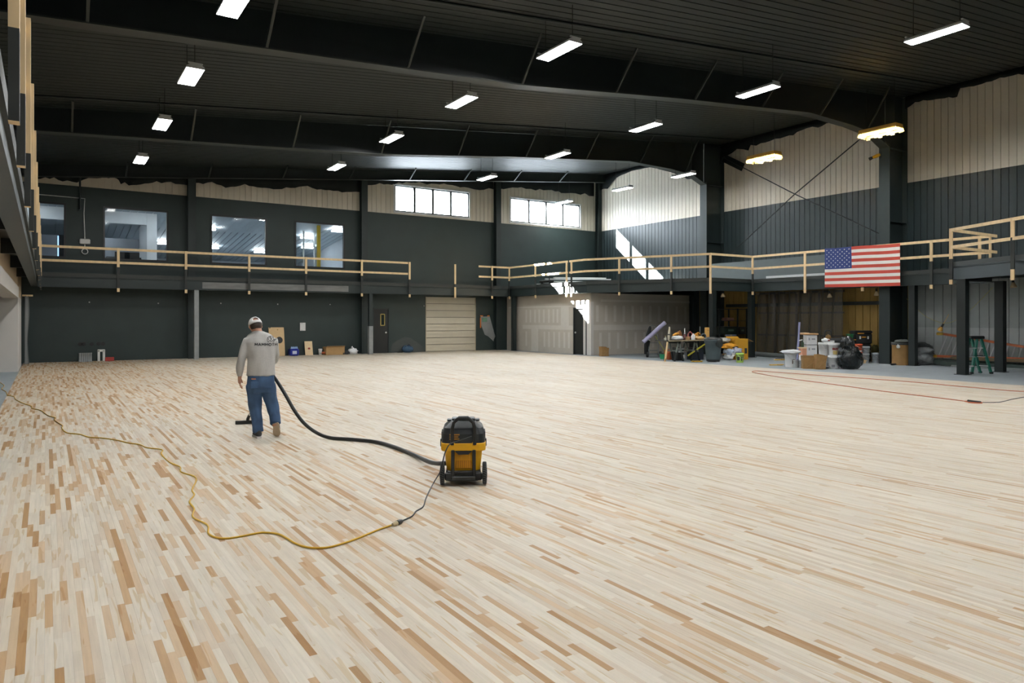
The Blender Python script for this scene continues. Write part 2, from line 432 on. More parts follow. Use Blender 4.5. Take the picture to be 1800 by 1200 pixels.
mb = MB(); holed(mb, YB+.05, YB+.15, (XL-.3, XR+.3), (ZT, 10.4), [(a, b, *CZ) for a, b in CW]); mb.build('sheathing', steel_dark, wb)
for x in COLX:
    mb = MB(); w = .15
    mb.box(x-w, x+w, YB-.30, YB-.27, -.02, ceilz(x)); mb.box(x-.02, x+.02, YB-.27, YB, -.02, ceilz(x)); mb.box(x-w, x+w, YB-.04, YB-.02, -.02, ceilz(x))
    mb.build('wall_column', steel_mid, wb)
# pipe stubs left in the wall, screw heads
for px, py in ((141, 604.5), (147, 604.5), (161, 604.5), (173, 604), (181, 604)):
    p = GY(px, py, YB); MB().lathe((p.x, YB-.015, p.z), [(.075, 0), (.075, .02)], 12, axis='y').build('wall_hole', black_m, wb)
for px, py in ((157, 531), (278, 533), (388, 533), (488, 534.5), (580, 535), (745, 537.5), (878, 560)):
    p = GY(px, py, YB); MB().cbox((p.x, YB-.02, p.z), (.05, .04, .05), 0, bev=.012).build('wall_bracket', white_trim, wb)

sp_ = [GY(a, b, YB-.006) for a, b in ((686, 620), (690, 604), (700, 597), (712, 592), (722, 594), (731, 600), (740, 606), (746, 619))]
MB().add(sp_, [tuple(range(8))]).build('plaster_scuff', film('scraped plaster', (.34, .34, .31), .80, .8), wb)
# office windows in the upper back wall
for n, (a, b) in enumerate(OW):
    w = thing('window_%d' % (n+1), ['office window half hidden by the wooden guard rail posts', 'office window with a dark couch and a white column inside', 'office window showing a ribbed ceiling and a white counter', 'office window showing bare steel studs and a yellow post'][n], 'window', ((a+b)/2, YB, OZ[0]), kind='structure')
    mb = MB()
    for x0, x1, z0, z1 in ((a, a+.06, *OZ), (b-.06, b, *OZ), (a+.06, b-.06, OZ[0], OZ[0]+.06), (a+.06, b-.06, OZ[1]-.06, OZ[1])): mb.box(x0, x1, YB-.03, YB+.13, z0, z1)
    mb.build('window_frame', black_m, w)
    MB().box(a+.06, b-.06, YB+.05, YB+.058, OZ[0]+.06, OZ[1]-.06).build('pane', glass_dark, w)
# clerestory windows
for n, (a, b) in enumerate(CW):
    w = thing('window_%d' % (n+5), ['bright four-pane clerestory window above the roll-up door', 'bright four-pane clerestory window beside the ribbed right wall'][n], 'window', ((a+b)/2, YB, CZ[0]), kind='structure')
    t = .08; mb = MB()
    for x0, x1, z0, z1 in ((a-t, a, CZ[0]-t, CZ[1]+t), (b, b+t, CZ[0]-t, CZ[1]+t), (a, b, CZ[0]-t, CZ[0]), (a, b, CZ[1], CZ[1]+t)): mb.box(x0, x1, YB-.05, YB-.019, z0, z1)
    mb.build('window_trim', white_trim, w)
    mb = MB()
    for x0, x1, z0, z1 in ((a, a+.06, *CZ), (b-.06, b, *CZ), (a, b, CZ[0], CZ[0]+.06), (a, b, CZ[1]-.06, CZ[1])): mb.box(x0, x1, YB, YB+.14, z0, z1)
    mb.build('window_frame', steel_mid, w)
    for k in range(4):
        x0 = a+.04+(b-a-.08)*k/4; x1 = a+.04+(b-a-.08)*(k+1)/4
        MB().box(x0+.02, x1-.02, YB+.06, YB+.068, CZ[0]+.04, CZ[1]-.04).build('pane', glass, w)
        if k: MB().box(x0-.06, x0+.06, YB-.01, YB+.1, CZ[0]+.04, CZ[1]-.04).build('mullion', steel_mid, w)

# door with the narrow yellow-framed light
d = thing('door_1', 'black steel door with narrow yellow-framed light in the end wall', 'door', ((D1[0]+D1[1])/2, YB, 0), kind='structure')
xa, xb = D1[0], D1[1]
door_black = M('black door paint', (.011, .014, .014), .45, var=.2)
MB().box(xa, xa+.05, YB-.03, YB+.12, 0, 2.16).box(xb-.05, xb, YB-.03, YB+.12, 0, 2.16).box(xa+.05, xb-.05, YB-.03, YB+.12, 2.10, 2.16).build('door_frame', steel_mid, d)
mb = MB(); lx0, lx1, lz0, lz1 = wx(669), wx(676), 1.32, 1.86
holed(mb, YB+.0, YB+.045, (xa+.05, xb-.05), (.0, 2.10), [(lx0, lx1, lz0, lz1)]); mb.build('door_leaf', door_black, d)
yf = M('yellow window bead', (.34, .27, .08), .5)
mb = MB()
for x0, x1, z0, z1 in ((lx0-.02, lx0+.025, lz0, lz1), (lx1-.025, lx1+.02, lz0, lz1), (lx0, lx1, lz0-.02, lz0+.025), (lx0, lx1, lz1-.025, lz1+.02)): mb.box(x0, x1, YB-.012, YB, z0, z1)
mb.build('light_frame', yf, d)
MB().box(lx0, lx1, YB+.02, YB+.026, lz0, lz1).build('pane', M('dark door glass', (.02, .03, .03), .08), d)
MB().lathe((wx(677.5), YB-.07, .98), [(.0, -.03), (.04, -.02), (.045, .0), (.02, .03), (.02, .07)], 12, axis='y').build('door_knob', chrome, d)
MB().box(D1[0], D1[1], YB+.16, YB+.2, -.02, 2.2).build('door_backing', black_m, d)
# roll-up door
d = thing('door_2', 'off-white sectional roll-up door in the end wall', 'door', ((GD1[0]+GD1[1])/2, YB, 0), kind='structure')
cream = M('cream door enamel', (.58, .54, .43), .5, var=.1, scale=1.5)
nsec = 8; hh = (GD1[3])/nsec
for k in range(nsec):
    z0 = k*hh+.008; z1 = (k+1)*hh-.008; mb = MB()
    mb.box(GD1[0]+.03, GD1[1]-.03, YB+.03, YB+.07, z0, z1)
    mb.box(GD1[0]+.03, GD1[1]-.03, YB+.012, YB+.03, z0+.02, (z0+z1)/2-.012); mb.box(GD1[0]+.03, GD1[1]-.03, YB+.012, YB+.03, (z0+z1)/2+.012, z1-.02)
    mb.build('door_section', cream, d)
MB().box(GD1[0], GD1[0]+.03, YB-.02, YB+.1, 0, GD1[3]).box(GD1[1]-.03, GD1[1], YB-.02, YB+.1, 0, GD1[3]).build('door_track', M('tan door jamb', (.5, .44, .32), .6), d)
MB().box(GD1[0]-.1, GD1[1]+.1, YB+.16, YB+.2, -.02, 2.9).build('door_backing', black_m, d)

# ---- right wall: pans painted charcoal up to the tan band
wr = thing('wall_right', 'ribbed steel side wall, charcoal below and tan above', 'wall', (XR, 14, 0), kind='structure')
mb = MB()
ribbed(mb, 'y', XR, YF, YB, 3.0, ZT, 1, 0); ribbed(mb, 'y', XR, YF, YB, ZT, ceilz(XR)+.03, 1, 1)
ribbed(mb, 'y', XR, YF, 13.95, 1.32, 3.0, 1, 2, pitch=.3); ribbed(mb, 'y', XR, YF, 13.95, -.02, 1.32, 1, 3, pitch=.3)
ribbed(mb, 'y', XR, 13.95, 24.3, -.02, 3.0, 1, 4, pitch=.3); ribbed(mb, 'y', XR, 24.3, YB, -.02, 3.0, 1, 0)
mb.build('liner_panel', [rib_dark, rib_tan, rib_grey, rib_pale, osb], wr)
MB().box(XR+.05, XR+.2, YF-.3, YB+.3, -.3, 10.6).build('sheathing', steel_dark, wr)
for z in (2.25,):
    MB().box(XR-.09, XR-.002, 14.8, 22.6, z-.07, z+.07).build('girt', steel_dark, wr)
# ---- front wall (behind the camera) and left walls
MB().box(XL-.4, XR+.4, YF-.2, YF, -.3, 10.4).build('wall_front', wall_dark, None, 'plain charcoal wall closing the hall behind the viewer', 'wall', kind='structure')
wl = thing('wall_left', 'left side wall of white drywall and tan plywood under the mezzanine', 'wall', (-.8, 20, 0), kind='structure')
MB().box(XL-.2, XL, YF-.2, YB+.2, 3.0, 7.6).build('upper_wall', wall_dark, wl)
JY = 27.0                            # far jamb of the wide opening
MB().box(-2.4, -.72, JY, 30.6, -.02, 2.33).box(-.9, -.72, YF, 9, -.02, 3.2).build('lower_wall', white_wall, wl)
MB().box(-2.4, -.72, JY+.001, 30.6, 2.33, 3.2).box(-1.0, -.73, 9, JY, 2.62, 3.2).build('upper_panel', tan_ply, wl)
MB().box(-1.1, -.70, 9, JY-.001, 2.28, 2.62).build('header', white_wall, wl)
MB().box(-2.9, -2.4, YF, YB, -.3, 3.2).build('recess_wall', wall_dark, wl)
MB().box(-1.45, -1.25, JY-.03, JY, 1.42, 1.52).build('switch_plate', black_m, wl)

# ---- drywall room standing under the wide end of the mezzanine
DX, DZ = 20.65, 2.8
DY = GX(1039, HZ, DX).y
DD = (GX(1031.5, HZ, DX).y, GX(1008, HZ, DX).y)                   # door opening along y
dr = thing('wall_partition', 'unpainted drywall room under the mezzanine corner', 'wall', (DX, DY, 0), kind='structure')
mb = MB()
mb.box(DX, DX+.12, DD[1], YB, -.02, DZ); mb.box(DX, DX+.12, DY+.001, DD[0], -.02, DZ); mb.box(DX, DX+.12, DD[0], DD[1], 2.16, DZ)
mb.box(DX+.12, XR, DY, DY+.12, -.02, DZ)
mb.build('drywall', drywall, dr)
MB().box(DX-.012, DX+.14, DY-.012, DY+.55, -.02, 2.42).build('corner_bead', white_wall, dr)
def strip(y0, y1, z0, z1): MB().box(DX-.003, DX, y0, y1, z0, z1).build('joint_compound', mud, dr)
def stripf(x0, x1, z0, z1): MB().box(x0, x1, DY-.003, DY, z0, z1).build('joint_compound', mud, dr)
yy = lambda px: GX(px, HZ, DX).y
strip(yy(1007), yy(919), 1.12, 1.32); strip(yy(946), yy(934), .0, 1.12); strip(yy(1000), yy(986), 1.3, 2.2)
for px in (925, 932.5, 940.5, 948, 956, 965, 973, 980): strip(yy(px)-.07, yy(px)+.07, 1.45, 2.1)
for px in (925, 957, 965, 974, 983, 992, 1000): strip(yy(px)-.07, yy(px)+.07, .25, 1.0)
strip(yy(1008), yy(894), 2.2, 2.26)
xx = lambda px: GY(px, HZ, DY).x
stripf(xx(1042), xx(1225), 1.12, 1.36); stripf(xx(1056), xx(1215), 2.42, 2.52)
for k in range(11): x = xx(1050+k*15.5); stripf(x-.08, x+.08, 1.5, 2.25); stripf(x+.12, x+.26, .25, 1.0)
d = thing('door_3', 'black door with frame in the drywall partition', 'door', (DX, sum(DD)/2, 0), kind='structure')
MB().box(DX-.02, DX+.14, DD[0], DD[0]+.06, -.02, 2.16).box(DX-.02, DX+.14, DD[1]-.06, DD[1], -.02, 2.16).box(DX-.02, DX+.14, DD[0]+.06, DD[1]-.06, 2.10, 2.16).build('door_frame', door_black, d)
MB().box(DX+.03, DX+.075, DD[0]+.06, DD[1]-.06, 0, 2.10).build('door_leaf', door_black, d)
MB().lathe((DX-.0, DD[1]-.16, 1.0), [(.0, -.05), (.045, -.03), (.045, .0), (.02, .02), (.02, .04)], 12, axis='x').build('door_knob', chrome, d)

# ---- rigid steel roof frames
PROF = [(-2.6, 6.40), (-.3, 6.63), (9.5, 7.24), (15, 7.84), (18, 8.12), (21, 8.40), (23.4, 8.36), (24.9, 8.24), (25.75, 7.9)]
for n, fy in enumerate((14.35, 22.95)):
    fr = thing('roof_frame', ['black steel roof frame nearest the viewer, wide web across the ceiling', 'black steel roof frame halfway to the end wall'][n], 'steel frame', (12, fy, 7), group='rigid roof frames')
    top = [(x, ceilz(x)-.005) for x, z in reversed(PROF)]
    MB().prism_y(PROF+top, fy-.012, fy+.012).build('rafter_web', steel_dark, fr)
    MB().prism_y(PROF+[(x, z+.03) for x, z in reversed(PROF)], fy-.17, fy+.17).build('bottom_flange', flange_m, fr)
    mb = MB(); mb.box(25.75, 25.79, fy-.2, fy+.2, SLAB, 8.0); mb.box(25.79, XR-.03, fy-.015, fy+.015, SLAB, ceilz(26.9)); mb.box(XR-.06, XR-.03, fy-.2, fy+.2, SLAB, ceilz(26.9)-.02)
    for z in (3.0, 5.2, 7.9): mb.box(25.79, XR-.06, fy-.18, fy+.18, z, z+.02)
    mb.build('frame_column', steel_mid, fr)
    for x in (.6, 3.6, 6.6, 9.6, 12.6, 15.6, 18.6, 21.6, 24.4):
        zb = np.interp(x, [p[0] for p in PROF], [p[1] for p in PROF])
        MB().beam((x, fy-.15, zb+.04), (x, fy-.95, ceilz(x)-.03), .05, .05).build('flange_brace', flange_m, fr)
fy = 31.35; P3 = [(x, ceilz(x)-.46) for x in (-2.6, 26.9)]
fr = thing('roof_frame', 'shallow black roof beam along the top of the end wall', 'steel frame', (12, fy, 7), group='rigid roof frames')
MB().prism_y(P3+[(x, ceilz(x)-.005) for x in (26.9, -2.6)], fy-.012, fy+.012).build('rafter_web', steel_dark, fr)
MB().prism_y(P3+[(x, z+.025) for x, z in reversed(P3)], fy-.12, fy+.12).build('bottom_flange', flange_m, fr)
for x in (2.6, 5.6, 8.6, 11.6, 14.6, 17.6, 20.6, 23.6):
    MB().beam((x, fy-.1, ceilz(x)-.44), (x, fy-.85, ceilz(x)-.03), .05, .05).build('flange_brace', flange_m, fr)

def on_ceiling(px, py, drop=.03):
    r = ray(px, py); t = (7.3+.097*.3-drop-H)/(r[2]-.097*r[0]); return Vector((r[0]*t, r[1]*t, H+r[2]*t))
for n, (a, b) in enumerate((((1062, 49), (1313, 95)), ((640, 208), (960, 221)))):
    ya = (on_ceiling(*a).y+on_ceiling(*b).y)/2
    MB().tube([(x, ya, ceilz(x)-.03) for x in (-2.5, 26.9)], .03, 6).build('ceiling_conduit', steel_dark, None, ['thin black conduit along the ceiling before the nearest roof frame', 'thin black conduit along the ceiling between the two large roof frames'][n], 'conduit', 'ceiling conduits', origin=(12, ya, 8.4))

# ---- mezzanine: deck, edge beams and posts
DT, BB = 3.33, 2.80
EDGE = [(-.24, 31.0), (20.2, 31.0), (20.3, 24.9), (22.85, 19.95), (25.35, 19.85), (25.5, 10.75), (22.75, 10.65), (21.6, 8.45), (19.4, 4.2), (18.6, 2.6), (18.6, YF)]
mez = thing('mezzanine', 'black steel mezzanine running round the hall', 'mezzanine', (12, 31, 0), kind='structure')
deck_m = M('dark deck edge', (.028, .033, .03), .6, var=.25, scale=3)
mb = MB()
mb.box(XL, 20.2, 31.0, YB, DT-.14, DT); mb.box(XL, -.24, YF, 31.0, DT-.14, DT)
mb.prism([(20.2, YB), (20.2, 31), (20.3, 24.9), (22.85, 19.95), (XR, 19.95), (XR, YB)], DT-.14, DT)
mb.prism([(25.35, 19.95), (25.5, 10.7), (XR, 10.7), (XR, 19.95)], DT-.14, DT)
mb.prism([(22.75, 10.7), (21.6, 8.45), (18.6, 2.6), (18.6, YF), (XR, YF), (XR, 10.7)], DT-.14, DT)
mb.build('deck', deck_m, mez)
ply_edge = M('raw plywood edge', (.33, .27, .17), .7, var=.3, scale=8)
def ibeam(a, b, inward):             # a, b in plan; inward: unit vector to the deck side
    a = Vector((*a, 0)); b = Vector((*b, 0)); iv = Vector((*inward, 0)); mb = MB(); o = iv*.10
    mb.beam(a+o+Vector((0, 0, BB+.012)), b+o+Vector((0, 0, BB+.012)), .20, .024)
    mb.beam(a+o+Vector((0, 0, DT-.155)), b+o+Vector((0, 0, DT-.155)), .20, .024)
    mb.beam(a+iv*.05+Vector((0, 0, (BB+DT-.14)/2)), b+iv*.05+Vector((0, 0, (BB+DT-.14)/2)), .02, DT-.14-BB-.04)
    return mb.build('edge_beam', steel_mid, mez)
cent = {0: (0, 1)}
for i in range(len(EDGE)-1):
    a, b = Vector(EDGE[i]), Vector(EDGE[i+1]); t = (b-a).normalized(); n = Vector((-t.y, t.x))
    ibeam(EDGE[i], EDGE[i+1], (n.x, n.y))
ibeam((-.24, YF), (-.24, 31.0), (-1, 0))
for y in (8.0, 12.5, 17.0, 21.5, 26.0): MB().box(-2.4, -.4, y-.06, y+.06, 2.9, 3.19).build('cross_beam', steel_dark, mez)
# bare primer patch on the beam of the end wall
pa, pb = seg_hit(356, EDGE[0], EDGE[1]), seg_hit(613, EDGE[0], EDGE[1])
MB().box(pa[0], pb[0], 31.034, 31.04, 2.86, 3.12).build('bare_patch', M('scuffed grey primer', (.16, .165, .16), .6, var=.5, scale=3, stretch=(.6, 1, 3)), mez, label='scuffed grey bare steel')
# posts
def post(x, y, w, name='mezzanine_post', m=steel_dark, z1=BB):
    mb = MB(); mb.box(x-w/2, x+w/2, y-w/2, y+w/2, SLAB, z1); mb.box(x-w/2-.05, x+w/2+.05, y-w/2-.05, y+w/2+.05, SLAB, SLAB+.015)
    return mb.build(name, m, mez)
for px, mt in ((345, steel_bare), (651, None)):
    x, y = seg_hit(px, (0, 31.12), (20, 31.12))
    if mt: post(x, y, .17, m=mt)
    else:
        post(x, y, .17, m=steel_mid); MB().box(x-.095, x+.095, y-.095, y+.095, 0, 1.3).build('bare_sleeve', steel_bare, mez, label='bare grey lower half')
post(20.4, 30.95, .2, m=steel_mid)
x, y = seg_hit(1252.5, (22, 20.05), (24, 20.05)); post(x, y, .22)
x, y = seg_hit(1320.5, (24, 19.95), (26, 19.95)); post(x, y, .22)
x, y = seg_hit(1605, (25.6, 12), (25.6, 14)); post(x, y, .22)
x, y = seg_hit(1692.5, (20, 10.3), (24, 10.3)); post(x, y, .24)
x, y = seg_hit(1758.5, (20, 10.15), (26, 10.15)); post(x, y, .24)
# dark soffit below the wide end, in front of the drywall room
MB().box(DX+.1, XR, DY-.3, YB, DZ, DZ+.05).build('soffit', steel_dark, mez)

# ---- rooms seen through the office windows
off = thing('wall_office', 'pale office rooms behind the upper windows', 'wall', (6, 36, 3.3), kind='structure')
OXL, OXR, OYB = -2.6, 13.6, 46.0
oz = lambda y: 6.62-.105*(y-32.15)
MB().box(OXL, OXR, YB+.15, OYB, 3.2, 3.3).build('office_floor', office_m, off)
mb = MB(); x = OXL
while x < OXR:
    e = x+.3; g = .03
    for (a, b, dz) in ((x, e-g, 0), (e-g, e, .04)):
        mb.add([(a, YB+.15, oz(YB+.15)+dz), (b, YB+.15, oz(YB+.15)+dz), (b, OYB, oz(OYB)+dz), (a, OYB, oz(OYB)+dz)], [(0, 1, 2, 3)])
    mb.add([(e-g, YB+.15, oz(YB+.15)), (e-g, OYB, oz(OYB)), (e-g, OYB, oz(OYB)+.04), (e-g, YB+.15, oz(YB+.15)+.04)], [(0, 1, 2, 3)])
    x = e
mb.build('office_ceiling', office_ceil, off)
MB().box(OXL, OXR, OYB, OYB+.1, 3.2, 7).box(OXL-.1, OXL, YB+.15, OYB, 3.2, 7).box(OXR, OXR+.1, YB+.15, OYB, 3.2, 7).box(OXL-.1, OXR+.1, YB+.15, OYB+.1, 6.95, 7.05).build('office_shell', office_m, off)
MB().box(OXL, 3.74, 38.2, 38.35, 3.3, 5.42).build('office_half_wall', M('office grey wall', (.30, .32, .36), .7, var=.05), off)
MB().box(OXL, 3.74, 35.2, 35.45, 5.78, 6.4).build('office_bulkhead', office_white, off)
MB().box(3.75, 4.15, 35.2, 38.35, 3.3, 6.5).build('office_column', office_white, off)
MB().box(4.2, 9.5, 44.6, 45.9, 3.3, 4.55).build('office_counter', office_white, off)
for x in (9.3, 9.9, 10.5, 11.1, 11.7):
    MB().box(x, x+.06, 36.0+.25*(x-9), 36.12+.25*(x-9), 3.3, 6.2).build('steel_stud', alu, off)
MB().box(11.35, 11.5, 35.0, 35.15, 3.3, 6.3).build('yellow_post', M('yellow tape wrap', (.62, .42, .03), .6), off)
for (x, y) in ((-.6, 34.0), (1.9, 37.2), (3.3, 33.6), (5.3, 33.9), (6.6, 37.0), (5.2, 41.0), (7.6, 41.5), (8.7, 34.2), (9.9, 33.8), (11.6, 37.5), (12.6, 35.5), (12.4, 40.0), (10.3, 42)):
    MB().box(x-.33, x+.33, y-.13, y+.13, oz(y)-.16, oz(y)-.10).build('office_light', office_lamp, off)


# ================================================================== GUARD RAILS (2x4 lumber screwed to the edge beams)
RT = 4.33
post_dark = M('black painted lumber', (.022, .026, .024), .6, var=.25)
def rail_post(r, x, y, z0=2.66, z1=RT, split=3.6, tip=2.80, dirx=True, all_raw=False, w=.09, t=.045):
    hx, hy = (w/2, t/2) if dirx else (t/2, w/2)
    mb = MB()
    if all_raw: mb.box(x-hx, x+hx, y-hy, y+hy, z0, z1, 0)
    else:
        mb.box(x-hx, x+hx, y-hy, y+hy, split, z1, 0); mb.box(x-hx, x+hx, y-hy, y+hy, tip, split, 1); mb.box(x-hx, x+hx, y-hy, y+hy, z0, tip, 0)
    mb.build('post', [pine, post_dark], r)
def rails(r, pts, mid=True, ext0=0, ext1=0):
    for z, nm in ((RT-.045, 'top_rail'), (RT-.56, 'mid_rail')):
        if z < RT-.1 and not mid: continue
        for a, b in zip(pts[:-1], pts[1:]):
            MB().beam((a[0], a[1], z), (b[0], b[1], z), .04, .09).build(nm, pine, r)
def railing(label, pts, posts, dirx=True, **k):
    r = thing('guard_rail', label, 'railing', (pts[0][0], pts[0][1], 2.66), group='raw lumber guard rails')
    rails(r, pts)
    for p in posts:
        kw = dict(k)
        if len(p) > 2: kw.update(p[2])
        rail_post(r, p[0], p[1], dirx=dirx, **kw)
    return r
BY = 30.95
hb = lambda px: seg_hit(px, (0, BY), (20, BY))
hp = lambda px: seg_hit(px, (0, BY-.05), (20, BY-.05))
railing('pine guard rail along the mezzanine under the office windows', [(-.15, BY), hb(717)], [hp(px) for px in (208, 327, 438, 538, 636)]+[(*hp(720), {'split': 3.5})])
r = thing('guard_rail', 'single pine post standing alone in the rail gap above the roll-up door', 'railing', (*hp(800), 2.66), group='raw lumber guard rails')
rail_post(r, *hp(800), split=3.35, tip=3.2)
cornr = (20.13, BY)
railing('short pine guard rail left of the inner mezzanine corner', [hb(841.5), cornr], [hp(865)])
S1 = ((20.13, BY), (20.23, 24.9)); S2 = ((20.23, 24.9), (22.72, 19.87))
s1 = lambda px: seg_hit(px, *S1); s2 = lambda px: seg_hit(px, *S2)
railing('pine guard rail over the bare drywall room door, sunlit in its middle', [S1[0], s1(998)], [s1(895), (*s1(941), {'split': 3.7}), (*s1(996), {'all_raw': True})], dirx=False)
railing('pine guard rail slanting out above the workbench', [s1(1001), S1[1], S2[1]], [(*s1(1004.5), {'split': 3.7})]+[s2(px) for px in (1088.5, 1180)]+[(*S2[1], {'all_raw': True})], dirx=False)
E3 = (25.28, 19.8); S3 = (E3, (25.43, 10.7)); s3 = lambda px: seg_hit(px, *S3)
railing('short pine guard rail joining the two mezzanine corners above the trash can', [(22.76, 19.87), E3], [(*E3, {'split': 3.55})])
railing('long pine guard rail that carries the flag', [E3, s3(1453), S3[1]], [(*s3(1415), {'all_raw': True}), (*s3(1516), {}), (*s3(1637), {}), (*s3(1722), {'all_raw': True, 'z0': 3.35})], dirx=False)
C5 = (22.65, 10.6)
railing('short pine guard rail across the mezzanine step near the green ladder', [(25.55, 10.58), C5], [(25.2, 10.62, {'all_raw': True, 'z0': 3.33})])
S5 = (C5, (21.5, 8.4)); s5 = lambda px: seg_hit(px, *S5)
railing('pine guard rail above the green stepladder running toward the viewer', [C5, S5[1], (18.5, 2.6)], [(C5[0], C5[1], {'split': 3.42}), (*s5(1780), {'split': 3.8, 'tip': 2.95}), (20.4, 6.2), (19.3, 4.1)], dirx=False)
LY = [-3.0, -.5, 2.0, 4.6, 5.9, 7.98, 10.17, 12.67, 15.18, 18.03, 20.4, 22.71, 25.31, 27.8, 30.2]
railing('pine guard rail of the left mezzanine seen end on', [(-.19, YF+.2), (-.19, 30.95)], [(-.14, y) for y in LY], dirx=False, z1=4.4, split=3.15, tip=2.661, w=.09, t=.05)

# ================================================================== HIGH-BAY LAMPS, long side along y
lamp = thing('high_bay_lamp', 'x', 'lamp', (0, 0, 0), group='high bay ceiling lamps')
LW, LL = .34, 1.2                    # modelled with the far left lower corner at the origin, length toward -y
MB().add([(.01, -LL+.01, -.002), (LW-.01, -LL+.01, -.002), (LW-.01, -.01, -.002), (.01, -.01, -.002)], [(3, 2, 1, 0)]).build('diffuser', lamp_m, lamp)
prof = [(0, 0), (LW, 0), (LW, .045), (LW-.08, .10), (.08, .10), (0, .045)]
mb = MB(); n = len(prof)
V = [(p[0], -LL, p[1]) for p in prof]+[(p[0], 0, p[1]) for p in prof]
mb.add(V, [tuple(range(n)), tuple(range(2*n-1, n-1, -1))]+[(i, (i+1) % n, n+(i+1) % n, n+i) for i in range(1, n)])
mb.build('housing', lamp_body, lamp)
for yy_ in (-LL+.02, -.02): MB().box(.03, LW-.03, yy_-.018, yy_+.018, .10, .125).build('end_bracket', lamp_body, lamp)
ROWS = [('left row', 6.75, [(380, 25), (312.5, 146.5), (267, 226.5), (233.7, 286.5)], [8.0, 3.4, -1.2]),
        ('second row', 7.40, [(942, 102.5), (783, 188), (667, 249.5), (573.8, 298)], [8.3, 4.0, -.4]),
        ('third row', 7.75, [(1587, 73.5), (1294, 170), (1104, 230), (957.5, 278), (838, 316.5)], [4.0, -.4]),
        ('right row', 8.00, [(1532, 241), (1338, 285), (1179, 311.8), (1073, 335), (974, 357.8)], [8.3, 4.0, -.4])]
first = True; NL = ['first', 'second', 'third', 'fourth', 'fifth']
cable_m = M('black lamp cable', (.012, .013, .013), .6)
lamp_pos = {}
for rn, z, pts, more in ROWS:
    P = [GZ(px, py, z) for px, py in pts]
    x0 = sum(p.x for p in P)/len(P)
    if rn == 'right row': x0 = P[2].x
    ys = [p.y for p in P]
    for i, y in enumerate(ys+more):
        lab = ('white high bay lamp, %s of the %s counting from the viewer' % (NL[i], rn)) if i < len(ys) else 'white high bay lamp of the %s, %s one above or behind the viewer' % (rn, NL[i-len(ys)])
        if first: o = lamp; o.location = (x0, y, z); tag(o, lab); first = False
        else: o = dup(lamp, (x0, y, z), None, lab)
        lamp_pos[(rn, i)] = (x0, y, z)
        for yc in (y-.12, y-LL+.12):
            MB().tube([(x0+LW/2, yc, z+.10), (x0+LW/2, yc, ceilz(x0+LW/2)+.0)], .008, 5).build('hanging_cable', cable_m, o)
# kraft paper masking still wrapped round two lamps of the right row
wrap_m = M('translucent amber masking paper', (.85, .50, .12), .6, var=.4, scale=9)
nt = wrap_m.node_tree; tr = nt.nodes.new('ShaderNodeBsdfTranslucent'); tr.inputs[0].default_value = (.95, .60, .16, 1)
mxs = nt.nodes.new('ShaderNodeMixShader'); mxs.inputs[0].default_value = .65
nt.links.new(nt.nodes['Principled BSDF'].outputs[0], mxs.inputs[1]); nt.links.new(tr.outputs[0], mxs.inputs[2]); nt.links.new(mxs.outputs[0], nt.nodes['Material Output'].inputs['Surface'])
for i in (0, 1):
    x0, y, z = lamp_pos[('right row', i)]
    o = [q for q in COL.objects if q.type == 'EMPTY' and q.get('category') == 'lamp' and (Vector(q.location)-Vector((x0, y, z))).length < .01][0]
    tag(o, 'high bay lamp wrapped in amber masking paper, %s one' % ('nearer' if i == 0 else 'farther'))
    k = 9
    for j in range(k):               # skirt of paper pieces hanging round the rim
        for side in (0, 1):
            ya = y-LL-.04+(LL+.08)*j/k; yb = y-LL-.04+(LL+.08)*(j+1)/k; x = x0-.05 if side == 0 else x0+LW+.05
            dz = -.10-.03*((j*5+i+side) % 3)
            MB().add([(x, ya, z+.13), (x, yb, z+.13), (x+(-.03 if side == 0 else .03), yb, z+dz), (x+(-.03 if side == 0 else .03), ya, z+dz)], [(0, 1, 2, 3)]).build('masking_paper', wrap_m, o)
    for ya, dd in ((y+.04, .03), (y-LL-.04, -.03)):
        MB().add([(x0-.05, ya, z+.13), (x0+LW+.05, ya, z+.13), (x0+LW+.08, ya+dd, z-.12), (x0-.08, ya+dd, z-.12)], [(0, 1, 2, 3)]).build('masking_paper', wrap_m, o)

# ================================================================== BLACK SHEETING hanging ragged from the roof edge
def ragged(label, pts, to3, top, push, seed):
    Q = []; rnd = random.Random(seed)
    for (a, b) in zip(pts[:-1], pts[1:]):
        nseg = max(2, int(abs(b[0]-a[0])/7))
        for k in range(nseg):
            t = k/nseg; Q.append((a[0]+(b[0]-a[0])*t, a[1]+(b[1]-a[1])*t+rnd.choice((-2.6, -1.2, 0, .8, 1.6, 2.8))*rnd.random()))
    Q.append(pts[-1])
    V = []; n = len(Q)
    for i, (px, py) in enumerate(Q):
        p = to3(px, py); w = .05+.06*rnd.random()
        V.append(p+push*w); q = p.copy(); q.z = (p.z+top(p))/2; V.append(q+push*(.04+.05*rnd.random())); q = p.copy(); q.z = top(p); V.append(q+push*.03)
    mb = MB()
    mb.add(V, [(3*i+j, 3*i+3+j, 3*i+4+j, 3*i+1+j) for i in range(n-1) for j in (0, 1)], 0, True)
    o = mb.build('plastic_sheet', black_sheet, None, label, 'sheeting', 'black sheeting hanging from the roof edge', origin=tuple(to3(*pts[0])))
    sd_ = o.modifiers.new('t', 'SOLIDIFY'); sd_.thickness = .004
    return o
tb = lambda p: ceilz(p.x)-.01
yb_ = lambda px, py: GY(px, py, YB-.06)
back = Vector((0, -1, 0))
ragged('ragged black sheeting above the leftmost office window', [(40, 312), (64, 315), (95, 314), (110, 320), (135, 320), (155, 313), (205, 313), (212, 322), (240, 325), (275, 320), (300, 320), (330, 326)], yb_, tb, back, 1)
